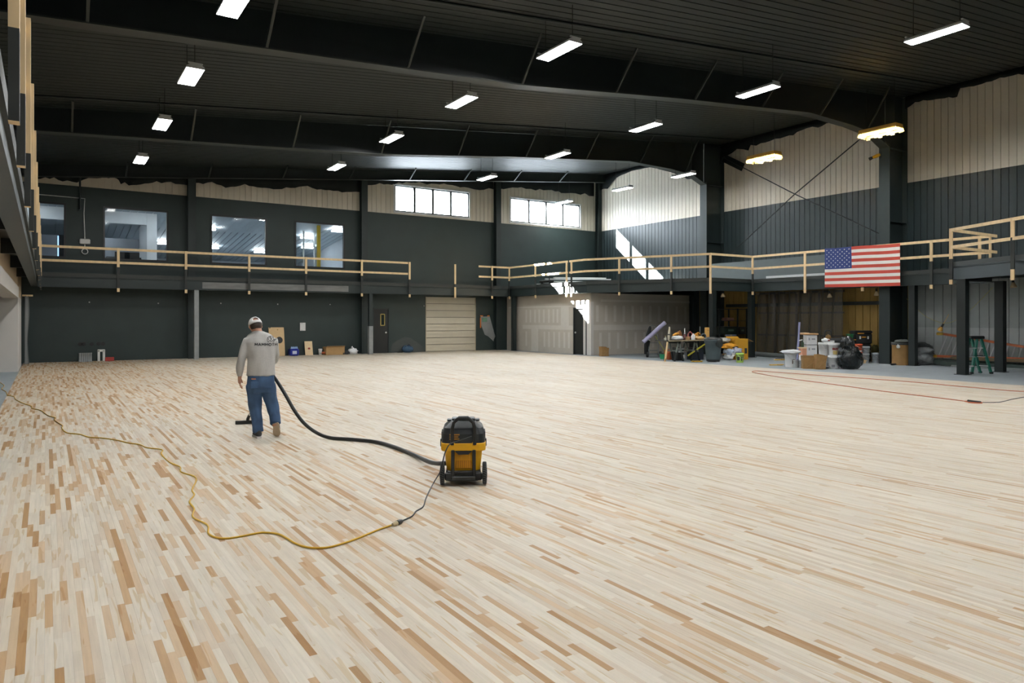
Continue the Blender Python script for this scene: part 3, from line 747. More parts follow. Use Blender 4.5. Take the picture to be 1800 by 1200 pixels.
ragged('ragged black sheeting above the middle office windows', [(341, 322), (372, 321), (396, 328), (430, 326), (480, 333), (540, 327), (556, 333), (600, 336), (632, 338)], yb_, tb, back, 2)
ragged('ragged black sheeting above the clerestory window over the roll-up door', [(641, 327), (652, 325), (688, 324), (692, 322), (750, 322), (800, 326), (822, 330), (842, 334), (866, 333)], yb_, tb, back, 3)
ragged('ragged black sheeting above the clerestory window by the corner', [(877, 332), (915, 330), (940, 335), (975, 334), (985, 339), (1010, 340), (1043, 345)], yb_, tb, back, 4)
xr_ = lambda px, py: GX(px, py, XR-.05)
rt = Vector((-1, 0, 0)); tr_ = lambda p: ceilz(XR)-.01
ragged('dark sheeting bunched at the far end of the right wall', [(1057, 334), (1070, 330), (1085, 312), (1100, 306), (1112, 300), (1145, 294), (1160, 297), (1224, 318)], xr_, tr_, rt, 5)
ragged('black sheeting draped along the right wall above the steel cross brace', [(1258, 320), (1271, 277), (1298, 263), (1317, 264), (1322, 256), (1356, 248), (1382, 240), (1396, 238), (1420, 226), (1440, 222), (1475, 214), (1548, 190)], xr_, tr_, rt, 6)
ragged('black sheeting along the top of the right wall at the picture edge', [(1592, 192), (1610, 182), (1640, 176), (1684, 170), (1690, 157), (1720, 150), (1760, 138), (1800, 130), (1900, 104)], xr_, tr_, rt, 7)

# ================================================================== CROSS BRACE, conduit, cameras
br = thing('cross_brace', 'pair of thin black steel rods crossing in front of the ribbed right wall', 'brace', (26.4, 18.5, 3.4))
bx = 26.2
MB().tube([GX(1272, 277, bx+.2), GX(1397, 341, bx+.2), GX(1548, 412, bx+.2)], .022, 6).build('brace_rod', steel_dark, br)
MB().tube([GX(1524, 234, bx+.1), GX(1397, 341, bx+.1), GX(1278, 452, bx+.1)], .022, 6).build('brace_rod', steel_dark, br)
MB().beam(GX(1273, 278, bx+.25), GX(1306, 294, bx+.25), .05, .35).build('brace_sheet', black_sheet, br)
cn = thing('conduit_box', 'white junction box with ring light and conduit between two office windows', 'electrical box', tuple(GY(149, 425, YB-.03)))
w2 = lambda px, py: GY(px, py, YB-.03)
MB().tube([w2(60, 341), w2(118, 346), w2(149, 349), w2(147.5, 375), w2(149, 419)], .018, 6).build('conduit', white_trim, cn)
p = w2(149, 424.5); MB().cbox((p.x, YB-.06, p.z), (.36, .1, .2), 0, bev=.03).build('box', white_trim, cn)
p = w2(149, 442)
mb = MB(); mb.tube([(p.x+.1*math.cos(a*PI/8), YB-.06, p.z+.1*math.sin(a*PI/8)) for a in range(17)], .02, 6, cap=False); mb.build('ring', white_trim, cn)
MB().tube([w2(149, 429), w2(149, 437)], .015, 6).build('stem', white_trim, cn)
dp = MB(); q = GY(140.5, 368, YB-.25); dp.tube([(q.x, q.y, q.z), (q.x, q.y, ceilz(q.x))], .035, 6)
dp.build('drop_rod', steel_dark, None, 'thin black rod hanging from the roof left of the office windows', 'rod', origin=tuple(q))
vc = thing('work_light', 'small yellow and black work light clamped to the steel column', 'lamp', tuple(GX(1541, 275, 25.7)))
p = GX(1541, 275, 25.7)
MB().tube([p+Vector((-.05, .12, -.02)), p+Vector((0, 0, .02)), p+Vector((0, -.12, .05))], [.05, .07, .05], 8).build('body', yel, vc)
MB().tube([p+Vector((-.07, .24, -.06)), p+Vector((-.05, .12, -.02))], [.06, .05], 8).build('head', black_m, vc)
MB().tube([p+Vector((.06, -.15, .16)), p+Vector((.05, -.12, -.06))], .02, 6).build('clamp', black_m, vc)

# ================================================================== FLAG hung over the guard rail
fa, fb = s3(1453), s3(1585.5)
fl = thing('flag', 'large stars and stripes flag hung over the pine guard rail', 'flag', (fa[0], (fa[1]+fb[1])/2, 2.83))
FH, FZ = 1.50, 4.35
red = M('red flag cloth', (.55, .075, .05), .8, var=.12, scale=3); wht = M('white flag cloth', (.80, .78, .73), .8, var=.05, scale=3); blu = M('blue flag cloth', (.03, .05, .19), .8, var=.12, scale=3)
def fpt(u, v, off=0.0):              # u: 0 hoist .. 1 fly, v: 0 top .. 1 bottom
    x = fa[0]+(fb[0]-fa[0])*u-.12-.035*math.sin(u*7+v*1.3)*(.3+.7*v)-off; y = fa[1]+(fb[1]-fa[1])*u
    sag = .03*math.sin(u*PI*3)*(1-v)
    return (x, y-.02*v, FZ-.05*u-FH*v-sag*.3)
def cloth(name, u0, u1, v0, v1, m, off=0.0, nu=24, nv=3):
    V = [fpt(u0+(u1-u0)*i/nu, v0+(v1-v0)*j/nv, off) for i in range(nu+1) for j in range(nv+1)]
    Fc = [(i*(nv+1)+j, (i+1)*(nv+1)+j, (i+1)*(nv+1)+j+1, i*(nv+1)+j+1) for i in range(nu) for j in range(nv)]
    return MB().add(V, Fc, 0, True).build(name, m, fl)
for k in range(13):
    u0 = .375 if k < 7 else 0
    cloth('stripe', u0, 1, k/13, (k+1)/13, red if k % 2 == 0 else wht)
ca = cloth('canton', 0, .375, 0, 7/13, blu, nv=6)
mb = MB()
for row in range(9):
    for c in range(6 if row % 2 == 0 else 5):
        u = .375*(1+2*c+(row % 2))/12; v = 7/13*(row+1)/10; R = .019
        V = []
        for k in range(10):
            a = PI/2+k*PI/5; rr = R if k % 2 == 0 else R*.40
            V.append(fpt(u+rr*math.cos(a)*.56, v-rr*math.sin(a)*1.05, .006))
        V.append(fpt(u, v, .006)); mb.add(V, [(k, (k+1) % 10, 10) for k in range(10)])
mb.build('stars', wht, ca)

# ================================================================== THINGS LYING ON THE MEZZANINE
def slab_thing(name, label, cat, a, b, w, h, m, z, group=None):
    mb = MB(); a = Vector((*a, z+h/2)); b = Vector((*b, z+h/2)); mb.beam(a, b, w, h); return mb.build(name, m, None, label, cat, group, origin=tuple(a))
def onrail(px, back_, seg): 
    h = seg_hit(px, *seg); t = (Vector(seg[1])-Vector(seg[0])).normalized(); n = Vector((-t.y, t.x)); return (h[0]+n.x*back_, h[1]+n.y*back_)
sheet_m = M('white metal siding', (.70, .74, .75), .4, .1, var=.05)
g = thing('siding_stack', 'stack of long white metal trim lengths lying on the mezzanine corner', 'metal trim', (21.5, 28, DT))
for k in range(5):
    yk = 28.3-.16*k
    MB().beam((20.9, yk+1.3-.2*k, DT+.06+.07*(k % 3)+.10*(k//2)), (24.6-.3*k, yk-.5, DT+.06+.07*(k % 3)+.10*(k//2)), .16, .05).build('trim_length', sheet_m, g)
g = thing('miter_saw_stand', 'black folding saw stand on the mezzanine beside the white trim', 'stand', (20.9, 28.6, DT))
MB().cbox((20.95, 28.8, DT+.18), (.3, .9, .12), 0, bev=.03).build('bed', black_m, g)
MB().tube([(20.9, 28.5, DT), (20.9, 28.5, DT+.5), (20.95, 27.6, DT+.55)], .03, 6).build('arm', black_m, g)
for y in (28.45, 29.15): MB().box(20.85, 21.05, y-.03, y+.03, DT, DT+.13).build('foot', black_m, g)
w = onrail(1335, .5, S3); e = onrail(1452, .5, S3)
slab_thing('trim_length', 'long white trim length lying on the mezzanine left of the flag', 'metal trim', w, e, .12, .12, sheet_m, DT)
w = onrail(1316, .9, S3); e = onrail(1380, .9, S3)
slab_thing('plywood_sheet', 'raw plywood piece on the mezzanine behind the rail corner', 'plywood', w, e, .6, .05, tan_ply, DT)
MB().box(25.8, XR-.06, 15.2, 22.5, DT, DT+.85).build('knee_wall', M('grey blue painted board', (.11, .135, .14), .6, var=.1), mez)

# ================================================================== SHOP VACUUM (rear toward the viewer)
va = GZ(775.5, 855, 0); vb = GZ(853.5, 853, 0)
vm = (va+vb)/2; view = Vector((vm.x, vm.y, 0)).normalized()
vac = thing('shop_vacuum', 'yellow and black wheeled shop vacuum with black push handle', 'vacuum cleaner', (0, 0, 0))
blk = M('matte black moulded plastic', (.007, .009, .010), .4, var=.15); blk2 = M('charcoal moulded plastic', (.011, .015, .017), .42, var=.12)
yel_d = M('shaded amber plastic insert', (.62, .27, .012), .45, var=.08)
tyre = M('black tyre rubber', (.020, .022, .022), .75, var=.2)
# local frame: +y away from the viewer, wheels' axle at y = .05
def rrect(cx, cy, z, hx, hy, r, n=8):
    out = []
    for (sx, sy, a0) in ((1, 1, 0), (-1, 1, PI/2), (-1, -1, PI), (1, -1, 1.5*PI)):
        for k in range(n): a = a0+PI/2*k/(n-1); out.append((cx+sx*(hx-r)+r*math.cos(a), cy+sy*(hy-r)+r*math.sin(a), z))
    return out
def stack(mb, rings, m=0, smooth=False):
    n = len(rings[0]); V = [p for r in rings for p in r]; Fc = [tuple(range(n-1, -1, -1)), tuple(range((len(rings)-1)*n, len(rings)*n))]
    for i in range(len(rings)-1):
        for j in range(n): Fc.append((i*n+j, i*n+(j+1) % n, (i+1)*n+(j+1) % n, (i+1)*n+j))
    return mb.add(V, Fc, m, smooth)
CY = .24
mb = MB(); stack(mb, [rrect(0, CY, .085, .155, .17, .07), rrect(0, CY, .12, .163, .18, .07), rrect(0, CY, .345, .188, .21, .08)]); tank = mb.build('tank', yel, vac)
mb = MB(); stack(mb, [rrect(0, CY, .335, .214, .232, .08), rrect(0, CY, .345, .219, .237, .08), rrect(0, CY, .408, .219, .237, .08), rrect(0, CY, .415, .212, .23, .08)]); mb.build('tank_rim', yel, tank)
mb = MB(); stack(mb, [rrect(0, CY, .413, .213, .232, .08), rrect(0, CY, .43, .213, .232, .08), rrect(0, CY, .50, .208, .226, .08), rrect(0, CY, .555, .19, .205, .08), rrect(0, CY, .60, .135, .16, .07), rrect(0, CY, .612, .12, .145, .06)]); head = mb.build('motor_head', blk2, vac)
for s in (-1, 1):
    for k in range(5): MB().cbox((s*.211, CY-.08+.04*k, .47), (.012, .016, .07)).build('vent_slat', blk, head)
    MB().cbox((s*.14, CY, .612), (.045, .10, .016), bev=.006).build('lid_wing', blk, head)
    MB().cbox((s*.222, CY-.02, .39), (.016, .07, .075), bev=.005).build('latch', blk, vac)
MB().cbox((0, CY, .622), (.23, .14, .022), bev=.008).build('lid_cap', blk, head)
MB().lathe((0, CY-.07, .63), [(.022, 0), (.022, .012), (.012, .018)], 12).build('lid_knob', blk, head)
# amber print on the head: three blurred rows
for k, w_ in enumerate((.098, .085, .095)):
    MB().cbox((-.085+w_/2-.05, CY-.2325+.004*k*0, .497-.021*k), (w_, .003, .013)).build('printed_line', M('amber print', (.30, .15, .02), .5), head)
# push handle
hx = .108
pts = [(-hx, .0, .40), (-hx, -.005, .56), (-hx+.012, -.008, .615), (-hx+.045, -.01, .648), (-.05, -.01, .658), (.05, -.01, .658), (hx-.045, -.01, .648), (hx-.012, -.008, .615), (hx, -.005, .56), (hx, .0, .40)]
MB().tube(pts, .0175, 10).build('handle', blk, vac)
MB().tube([(-.05, -.01, .66), (.05, -.01, .66)], .0215, 10).build('handle_grip', blk2, vac)
mb = MB(); mb.cbox((0, .02, .372), (.27, .03, .05), bev=.008); mb.build('handle_bracket', yel, vac)
for s in (-1, 1):
    MB().cbox((s*.102, .012, .405), (.036, .03, .04), bev=.006).build('bracket_boss', yel, vac)
    MB().cbox((s*.103, .012, .205), (.034, .036, .29), bev=.006).build('rear_rail', blk, vac)
mb = MB(); mb.add([(-.085, -.002, .342), (.085, -.002, .342), (.05, -.002, .305), (-.05, -.002, .305), (-.085, .03, .342), (.085, .03, .342), (.05, .03, .305), (-.05, .03, .305)], [(0, 1, 2, 3), (7, 6, 5, 4), (0, 4, 5, 1), (1, 5, 6, 2), (2, 6, 7, 3), (3, 7, 4, 0)]); mb.build('grip_plate', blk, vac)
for k in range(7): MB().cbox((-.06+.02*k, .038, .235), (.004, .012, .13)).build('tank_rib', yel, tank)
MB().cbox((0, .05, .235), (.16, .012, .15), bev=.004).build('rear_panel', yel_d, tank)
mb = MB(); stack(mb, [rrect(0, .22, .045, .165, .20, .05), rrect(0, .22, .055, .172, .21, .05), rrect(0, .22, .13, .172, .21, .05), rrect(0, .22, .14, .16, .195, .05)]); base = mb.build('base', blk, vac)
MB().cbox((0, .005, .075), (.235, .05, .045), bev=.008).build('base_step', blk2, base)
MB().cbox((0, .0, .135), (.18, .03, .03), bev=.006).build('cross_bar', blk, base)
for s in (-1, 1): MB().cbox((s*.145, .04, .09), (.07, .09, .075), bev=.01).build('axle_block', blk, base)
for s in (-1, 1):
    wq = MB(); c = (s*.207, .075, .109)
    prof = [(.03, -.016), (.07, -.020), (.096, -.020), (.106, -.014), (.1085, 0), (.106, .014), (.096, .020), (.07, .020), (.03, .016)]
    wq.lathe(c, prof, 32, axis='x'); wh = wq.build('wheel', tyre, vac)
    tr2 = MB()
    for k in range(30):
        a = 2*PI*k/30; ca_, sa_ = math.cos(a), math.sin(a)
        for sd2 in (-1, 1):
            a2 = a+.08*sd2
            tr2.beam((c[0]+sd2*.002, c[1]+.1085*math.cos(a), c[2]+.1085*math.sin(a)), (c[0]+sd2*.017, c[1]+.105*math.cos(a2+.05), c[2]+.105*math.sin(a2+.05)), .005, .005)
    tr2.build('tread', M('worn tyre lugs', (.10, .11, .11), .8), wh)
    MB().lathe(c, [(.0, -.024), (.05, -.024), (.055, -.018)], 20, axis='x').lathe(c, [(.055, .018), (.05, .024), (0, .024)], 20, axis='x').build('hub_cap', blk2, wh)
    MB().lathe((s*.12, .40, .03), [(.0, -.012), (.028, -.012), (.03, 0), (.028, .012), (0, .012)], 14, axis='x').build('caster', blk, vac)
MB().tube([(-.185, .12, .06), (-.1, .075, .109), (.1, .075, .109), (.185, .12, .06)][1:3], .012, 8).build('axle', blk, vac)
rzv = -math.atan2(view.x, view.y)
vac.location = (vm.x, vm.y, 0)-Vector((view.x, view.y, 0))*.075 if False else Vector((vm.x, vm.y, 0))-view*.0; vac.rotation_euler = (0, 0, rzv)
bpy.context.view_layer.update()

def smooth_path(P, k=4):             # Catmull-Rom
    P = [Vector(p) for p in P]; out = []
    for i in range(len(P)-1):
        p0, p1, p2, p3 = P[max(i-1, 0)], P[i], P[i+1], P[min(i+2, len(P)-1)]
        for j in range(k):
            t = j/k; out.append(.5*((2*p1)+(p2-p0)*t+(2*p0-5*p1+4*p2-p3)*t*t+(3*p1-p0-3*p2+p3)*t**3))
    out.append(P[-1]); return out
hd = 9.7
HP = [GD(478, 657, hd+.22), GD(489, 673, hd+.1), GD(502, 694, hd), GD(518, 722, hd-.05), GD(535, 744, hd-.05), GD(556, 760, hd-.05)]
HP += [GZ(px, py, .026) for px, py in ((580, 769), (620, 772), (662, 776.5), (695, 786), (728, 799.5))]
HP += [GD(752, 810.5, 7.72), GD(766, 814, 7.42), GD(780, 814, 7.22), GD(797, 812, 7.12)]
hose = MB().tube(smooth_path(HP, 6), .0235, 10).build('vacuum_hose', blk, vac)
CP = [GD(829, 767, 6.84), GD(815, 772, 6.82), GD(801, 776.5, 6.80), GD(790, 781, 6.78), GD(782.5, 795, 6.73), GD(778, 812, 6.68), GD(773.5, 829, 6.74), GD(768.5, 838, 6.88)]
CP += [GZ(px, py, .008) for px, py in ((763, 847), (754, 863.5), (748, 877), (743.5, 890.5), (731.5, 898), (724, 907), (708, 914.5))]
MB().tube(smooth_path(CP, 4), .006, 6).build('power_cord', blk, vac)
pl0, pl1 = GZ(707, 915, .016), GZ(698, 919, .016)
MB().tube([pl0, (pl0+pl1)/2, pl1], [.012, .022, .022], 8).build('cord_plug', blk, vac)

# ---- yellow extension cord
YC = [(-14, 660), (0, 671.5), (7.5, 677.5), (3, 683.5), (10.5, 688), (13.5, 694), (25.5, 697), (27, 701.5), (42, 709), (55.5, 713.5), (55.5, 717.4), (72, 721), (84, 730), (97.5, 733.6), (95.4, 737.5), (103.5, 743.5), (110.4, 748), (108.6, 752.5), (118.5, 760.6), (141, 763), (156, 768), (180, 769.6), (207, 773.5), (225, 778), (246, 781), (258, 786.4), (285, 790), (283.5, 797.5), (298.5, 812.5), (316.5, 820), (318, 829), (340.5, 836.5), (345, 844), (337.5, 860.5), (341.4, 869.5), (333, 881.5), (341.4, 893.5), (339, 908.5), (364.5, 922), (366.6, 937), (381, 944.5), (405, 945.4), (450, 937), (466, 935.5), (490, 938.5), (505, 946), (520, 955), (541, 961.6), (568, 962.5), (592, 958), (628, 946), (664, 931), (690, 922)]
ycm = M('yellow cord jacket', (.62, .37, .02), .5, var=.12, scale=14)
p0 = GZ(450, 937, 0)
ec = thing('extension_lead', 'yellow extension cord snaking from the left wall to the vacuum plug', 'cord', (p0.x, p0.y, 0))
MB().tube(smooth_path([GZ(px, py, .0085 if GZ(px, py).x > -.69 else -.011) for px, py in YC], 4), .0075, 6).build('cable', ycm, ec)
e0, e1 = GZ(690, 922, .015), GZ(697.5, 919.3, .016)
MB().tube([e0, (e0+e1)/2, e1], [.013, .021, .021], 8).build('socket', M('clear socket end', (.5, .42, .25), .3), ec)
# ---- orange cord doubled back on the right, with a coil and a black lead
RC = [(1830, 690), (1800, 687.8), (1769, 685.8), (1690, 679), (1577.8, 669), (1438.9, 659.4), (1355.5, 653.3), (1330, 651.8), (1322, 653.2), (1336, 656.7), (1383, 664.4), (1466.7, 675.6), (1550, 687), (1633, 697), (1700, 705.3)]
co = [GZ(px, py, .009) for px, py in RC]
cc = GZ(1711, 707, .012)
for k in range(14):
    a = PI*.9+k*.9; co.append(cc+Vector((.10*math.cos(a)+.05*math.cos(a)*0, .15*math.sin(a), .001*k)))
p0 = GZ(1550, 687, 0); oc = thing('extension_lead', 'thin orange cord doubled back across the right side of the floor', 'cord', (p0.x, p0.y, 0))
MB().tube(smooth_path(co, 4), .009, 6).build('cable', M('orange red cord jacket', (.45, .10, .035), .5, var=.2, scale=6), oc)
MB().tube([cc+Vector((-.03, -.14, .02)), cc+Vector((.05, .12, .02))], .02, 8).build('plug', black_m, oc)
bc = smooth_path([GZ(px, py, .008) for px, py in ((1721, 706.7), (1755.5, 706.7), (1777.8, 701.7), (1800, 698), (1840, 694))], 4)
MB().tube(bc, .007, 6).build('extension_lead', black_m, None, 'black lead joined to the orange cord at the right edge', 'cord', origin=tuple(bc[0]))

# ================================================================== PERSON walking away behind the vacuum wand
PO = GZ(457.5, 769, 0); pv = Vector((PO.x, PO.y, 0)).normalized(); prz = -math.atan2(pv.x, pv.y)
per = thing('person', 'person in grey long-sleeved shirt, jeans and white cap pushing a vacuum wand', 'person', (0, 0, 0))
skin = M('skin', (.52, .27, .18), .55, var=.08); shirt_m = M('heather grey jersey', (.50, .495, .48), .85, var=.10, scale=60, bump=.1)
jean = M('blue denim', (.045, .095, .19), .85, var=.6, scale=6, bump=.15); hair_m = M('dark brown hair', (.030, .018, .012), .6, var=.4, scale=40)
cap_m = M('white cap cotton', (.76, .75, .74), .8, var=.05); shoe_m = M('dark trainer upper', (.035, .035, .035), .7, var=.4, scale=20); sole_m = M('tan rubber sole', (.55, .44, .31), .8, var=.12, scale=12); sole_w = M('off white sole', (.68, .66, .62), .7)
# body: one skin, mostly under the clothes   (x right, y ahead, z up)
HC = Vector((-.062, .110, 1.528)); HR = Matrix.Rotation(-.22, 3, 'Y') @ Matrix.Rotation(-.38, 3, 'X') @ Matrix.Rotation(.25, 3, 'Z')
def hp_(x, y, z): return HC+HR@Vector((x, y, z))
mb = MB()
bm = bmesh.new(); bmesh.ops.create_icosphere(bm, subdivisions=3, radius=1); bm.verts.index_update()
SPH = ([v.co.copy() for v in bm.verts], [tuple(v.index for v in f.verts) for f in bm.faces]); bm.free()
def ell(mb, c, r, R=None, m=0):
    R = R or Matrix.Identity(3); mb.add([Vector(c)+R@Vector((p.x*r[0], p.y*r[1], p.z*r[2])) for p in SPH[0]], SPH[1], m, True)
ell(mb, HC, (.078, .098, .115), HR); ell(mb, hp_(0, .045, -.06), (.055, .055, .06), HR)          # skull, jaw
ell(mb, hp_(0, .105, -.015), (.014, .02, .024), HR)                                             # nose
for s in (-1, 1):
    ell(mb, hp_(s*.075, -.005, -.015), (.012, .02, .032), HR); ell(mb, hp_(s*.03, .088, .012), (.014, .008, .008), HR)
ell(mb, hp_(0, .092, -.06), (.022, .008, .008), HR)
mb.tube([(-.01, .03, 1.36), (-.025, .06, 1.44), (-.045, .095, 1.50)], [.062, .056, .055], 14)
mb.loftz([(0.01, 0, .80, .13, .08), (.01, 0, .95, .135, .09), (.01, .01, 1.1, .15, .10), (.005, .02, 1.25, .165, .10), (0, .03, 1.36, .15, .08), (-.01, .035, 1.40, .08, .06)])
def limb(mb, P, R): mb.tube(smooth_path(P, 4), [R[min(i//4, len(R)-1)]*(1-(i % 4)/4)+R[min(i//4+1, len(R)-1)]*((i % 4)/4) for i in range((len(P)-1)*4+1)], 12)
ARL = [(-.140, .03, 1.33), (-.232, .0, 1.11), (-.263, .038, .85)]; ARR = [(.150, .03, 1.33), (.192, .12, 1.12), (.16, .34, 1.02)]
limb(mb, ARL, [.040, .036, .026]); limb(mb, ARR, [.040, .036, .026])
LGL = [(-.085, 0, .82), (-.072, .055, .44), (-.03, .02, .09)]; LGR = [(.095, 0, .82), (.150, .03, .45), (.192, -.115, .17)]
limb(mb, LGL, [.075, .05, .038]); limb(mb, LGR, [.075, .05, .038])
# left hand hanging, fingers loosely curled
wr_ = Vector((-.263, .04, .845))
mb.tube([wr_, wr_+Vector((-.002, .012, -.045)), wr_+Vector((0, .02, -.095))], [(.026, .020), (.024, .040), (.022, .042)], 12)
for k, (oy, L) in enumerate(((-.030, .078), (-.010, .088), (.011, .084), (.031, .066))):
    b0 = wr_+Vector((.0, .02+oy, -.088)); mb.tube([b0, b0+Vector((.004, .004, -L*.45)), b0+Vector((.020, .008, -L*.8)), b0+Vector((.036, .010, -L*.98))], [.0095, .009, .0085, .007], 8)
b0 = wr_+Vector((.006, .045, -.035)); mb.tube([b0, b0+Vector((.016, .024, -.03)), b0+Vector((.028, .03, -.065))], [.013, .011, .008], 8)
# right hand closed round the wand grip in front
gr = Vector((.155, .385, 1.005))
ell(mb, gr+Vector((.012, -.03, .005)), (.030, .045, .042))
for k in range(4):
    b0 = gr+Vector((.03, -.03+.022*k, .02)); mb.tube([b0, b0+Vector((.008, .008, -.03)), b0+Vector((-.015, .012, -.052)), b0+Vector((-.045, .010, -.045))], [.0095, .009, .0085, .0075], 8)
b0 = gr+Vector((.0, -.035, .03)); mb.tube([b0, b0+Vector((-.025, .015, .01)), b0+Vector((-.04, .04, -.005))], [.012, .011, .009], 8)
body = mb.build('body', skin, per); remesh(body, .0065, 2)
# shirt
mb = MB()
mb.loftz([(.012, 0, .845, .186, .132), (.012, 0, .86, .190, .136), (.012, .0, .95, .183, .135), (.012, .005, 1.08, .180, .132), (.008, .012, 1.20, .192, .130), (.003, .02, 1.30, .208, .124), (.0, .03, 1.36, .190, .108), (-.008, .04, 1.41, .150, .090), (-.018, .05, 1.445, .092, .074), (-.024, .058, 1.46, .070, .064)], 32)
limb(mb, [(-.150, .03, 1.335), (-.198, .02, 1.24), (-.234, .0, 1.11), (-.260, .015, .99), (-.266, .035, .905), (-.264, .038, .875)], [.066, .062, .055, .051, .047, .039])
mb.tube([(-.264, .038, .885), (-.263, .041, .838)], [.037, .036], 14)
limb(mb, [(.160, .03, 1.335), (.180, .06, 1.25), (.195, .12, 1.13), (.185, .23, 1.06), (.165, .33, 1.02)], [.068, .066, .060, .054, .046])
sh = mb.build('shirt', shirt_m, per); remesh(sh, .011, 3, .013, 12)
# jeans
mb = MB()
mb.loftz([(.012, 0, .92, .168, .118), (.012, -.005, .80, .178, .128), (.012, -.005, .70, .182, .128), (.012, 0, .62, .165, .112)], 28)
limb(mb, [(-.082, 0, .72), (-.082, .03, .58), (-.066, .055, .43), (-.045, .04, .28), (-.030, .02, .14), (-.022, .012, .075)], [.100, .098, .086, .078, .073, .074])
limb(mb, [(.100, 0, .72), (.125, .02, .58), (.152, .03, .45), (.178, -.02, .32), (.192, -.08, .235), (.197, -.11, .19)], [.102, .098, .084, .074, .072, .074])
je = mb.build('jeans', jean, per); remesh(je, .011, 3, .018, 13)
MB().cbox((-.085, -.129, .815), (.055, .006, .014)).build('pocket_tag', M('orange leather tag', (.55, .17, .05), .7), je)
for s in (-1, 1): MB().cbox((.012+s*.085, -.124, .735), (.10, .010, .10), bev=.004).build('pocket', jean, je)
# belt line shadow gap under the hem is real: the shirt hangs clear of the jeans
# shoes
def shoe(name_, c, yaw, pitch):
    R = Matrix.Rotation(yaw, 3, 'Z') @ Matrix.Rotation(pitch, 3, 'X'); c = Vector(c)
    def ring(y, z, rx, rz): return [c+R@Vector((rx*math.cos(2*PI*j/16), y, z+rz*math.sin(2*PI*j/16))) for j in range(16)]
    mb = MB(); stack(mb, [ring(-.115, .055, .022, .028), ring(-.10, .06, .036, .045), ring(-.05, .065, .040, .055), ring(0, .06, .042, .050), ring(.06, .045, .046, .034), ring(.12, .038, .043, .026), ring(.165, .032, .024, .018)], 0, True)
    o = mb.build(name_, shoe_m, per)
    mb = MB(); out = []
    for z in (0, .026):
        out.append([c+R@Vector((x, y, z)) for x, y in ((-.03, -.12), (.03, -.12), (.042, -.08), (.040, 0), (.050, .08), (.046, .13), (.022, .172), (-.022, .172), (-.046, .13), (-.050, .08), (-.040, 0), (-.042, -.08))])
    stack(mb, out); mb.build('sole', sole_m if pitch else sole_w, o)
    MB().tube([c+R@Vector((-.03, .02, .098)), c+R@Vector((0, .04, .098)), c+R@Vector((.03, .02, .098))], .004, 6).build('lace', sole_w, o)
    MB().tube([c+R@Vector((0, -.06, .07)), c+R@Vector((0, -.055, .125))], .038, 12).build('collar', shoe_m, o)
shoe('shoe', (-.035, .05, 0), .22, 0)
shoe('shoe', (.205, -.075, .127), -.12, -.82)
# cap worn backwards with its opening over the hair, hair, logo
mb = MB(); nU, nV = 28, 9; V = []; Fc = []
def cap_pt(u, v): a = 2*PI*u/nU; e = v/nV*PI/2; return hp_(.089*math.cos(a)*math.cos(e), -.003+.110*math.sin(a)*math.cos(e), .004+.118*math.sin(e))
for v in range(nV+1):
    for u in range(nU): V.append(cap_pt(u, v))
for v in range(nV):
    for u in range(nU):
        a = 2*PI*(u+.5)/nU; back_ = abs(((a-1.5*PI+PI) % (2*PI))-PI)
        if 2 <= v < 5 and back_ < (.50, .42, .28)[v-2]: continue
        Fc.append((v*nU+u, v*nU+(u+1) % nU, (v+1)*nU+(u+1) % nU, (v+1)*nU+u))
mb.add(V, Fc, 0, True); cap = mb.build('cap', cap_m, per); so = cap.modifiers.new('t', 'SOLIDIFY'); so.thickness = .004; so.offset = 1
mb = MB(); q = []
for i in range(9):
    a = PI*.2+PI*.6*i/8; q.append((hp_(.086*math.cos(a), .10*math.sin(a), .02), hp_(.080*math.cos(a), .10*math.sin(a)+.065*math.sin((a-PI*.2)/.6), .008)))
V = [p for ab in q for p in ab]; mb.add(V, [(2*i, 2*i+2, 2*i+3, 2*i+1) for i in range(8)], 0, True); bl = mb.build('brim', cap_m, cap); so = bl.modifiers.new('t', 'SOLIDIFY'); so.thickness = .004
MB().lathe(hp_(0, -.003, .122), [(.008, 0), (.005, .004)], 8).build('button', cap_m, cap)
mb = MB(); ell(mb, hp_(0, -.018, -.010), (.080, .088, .080), HR); ha = mb.build('hair', hair_m, per)
# print on the shirt back, wrapped onto the cloth
bvh = BVHTree.FromObject(sh, bpy.context.evaluated_depsgraph_get())
def on_back(x, z, off=.0025):
    h = bvh.ray_cast(Vector((x, -.6, z)), Vector((0, 1, 0)))
    return (h[0]+Vector((0, -off, 0))) if h[0] is not None else Vector((x, -.12, z))
ink = M('black screen print', (.012, .013, .014), .7, var=.1)
GL = {'M': [[(0, 0), (.06, 1), (.5, .25), (.94, 1), (1, 0)]], 'A': [[(0, 0), (.5, 1), (1, 0)], [(.2, .33), (.8, .33)]], 'O': [[(.5+.5*math.cos(2*PI*k/14), .5+.5*math.sin(2*PI*k/14)) for k in range(15)]], 'T': [[(0, 1), (1, 1)], [(.5, 1), (.5, 0)]], 'H': [[(0, 0), (0, 1)], [(1, 0), (1, 1)], [(0, .5), (1, .5)]]}
mb = MB(); lx = -.068; lh = .036
for ch, lw in zip('MAMMOTH', (.034, .030, .034, .034, .030, .026, .026)):
    for st in GL[ch]:
        dn = []
        for (u0, v0), (u1, v1) in zip(st[:-1], st[1:]): dn += [(u0+(u1-u0)*k/3, v0+(v1-v0)*k/3) for k in range(3)]
        dn.append(st[-1])
        mb.tube([on_back(lx+u*lw, 1.262+v*lh-.02*(lx+u*lw+.068), .001) for u, v in dn], .0046, 6)
    lx += lw+.0118
pr = mb.build('shirt_lettering', ink, sh)
ax, az, ks = .128, 1.307, .078         # elephant-like outline mark above the word
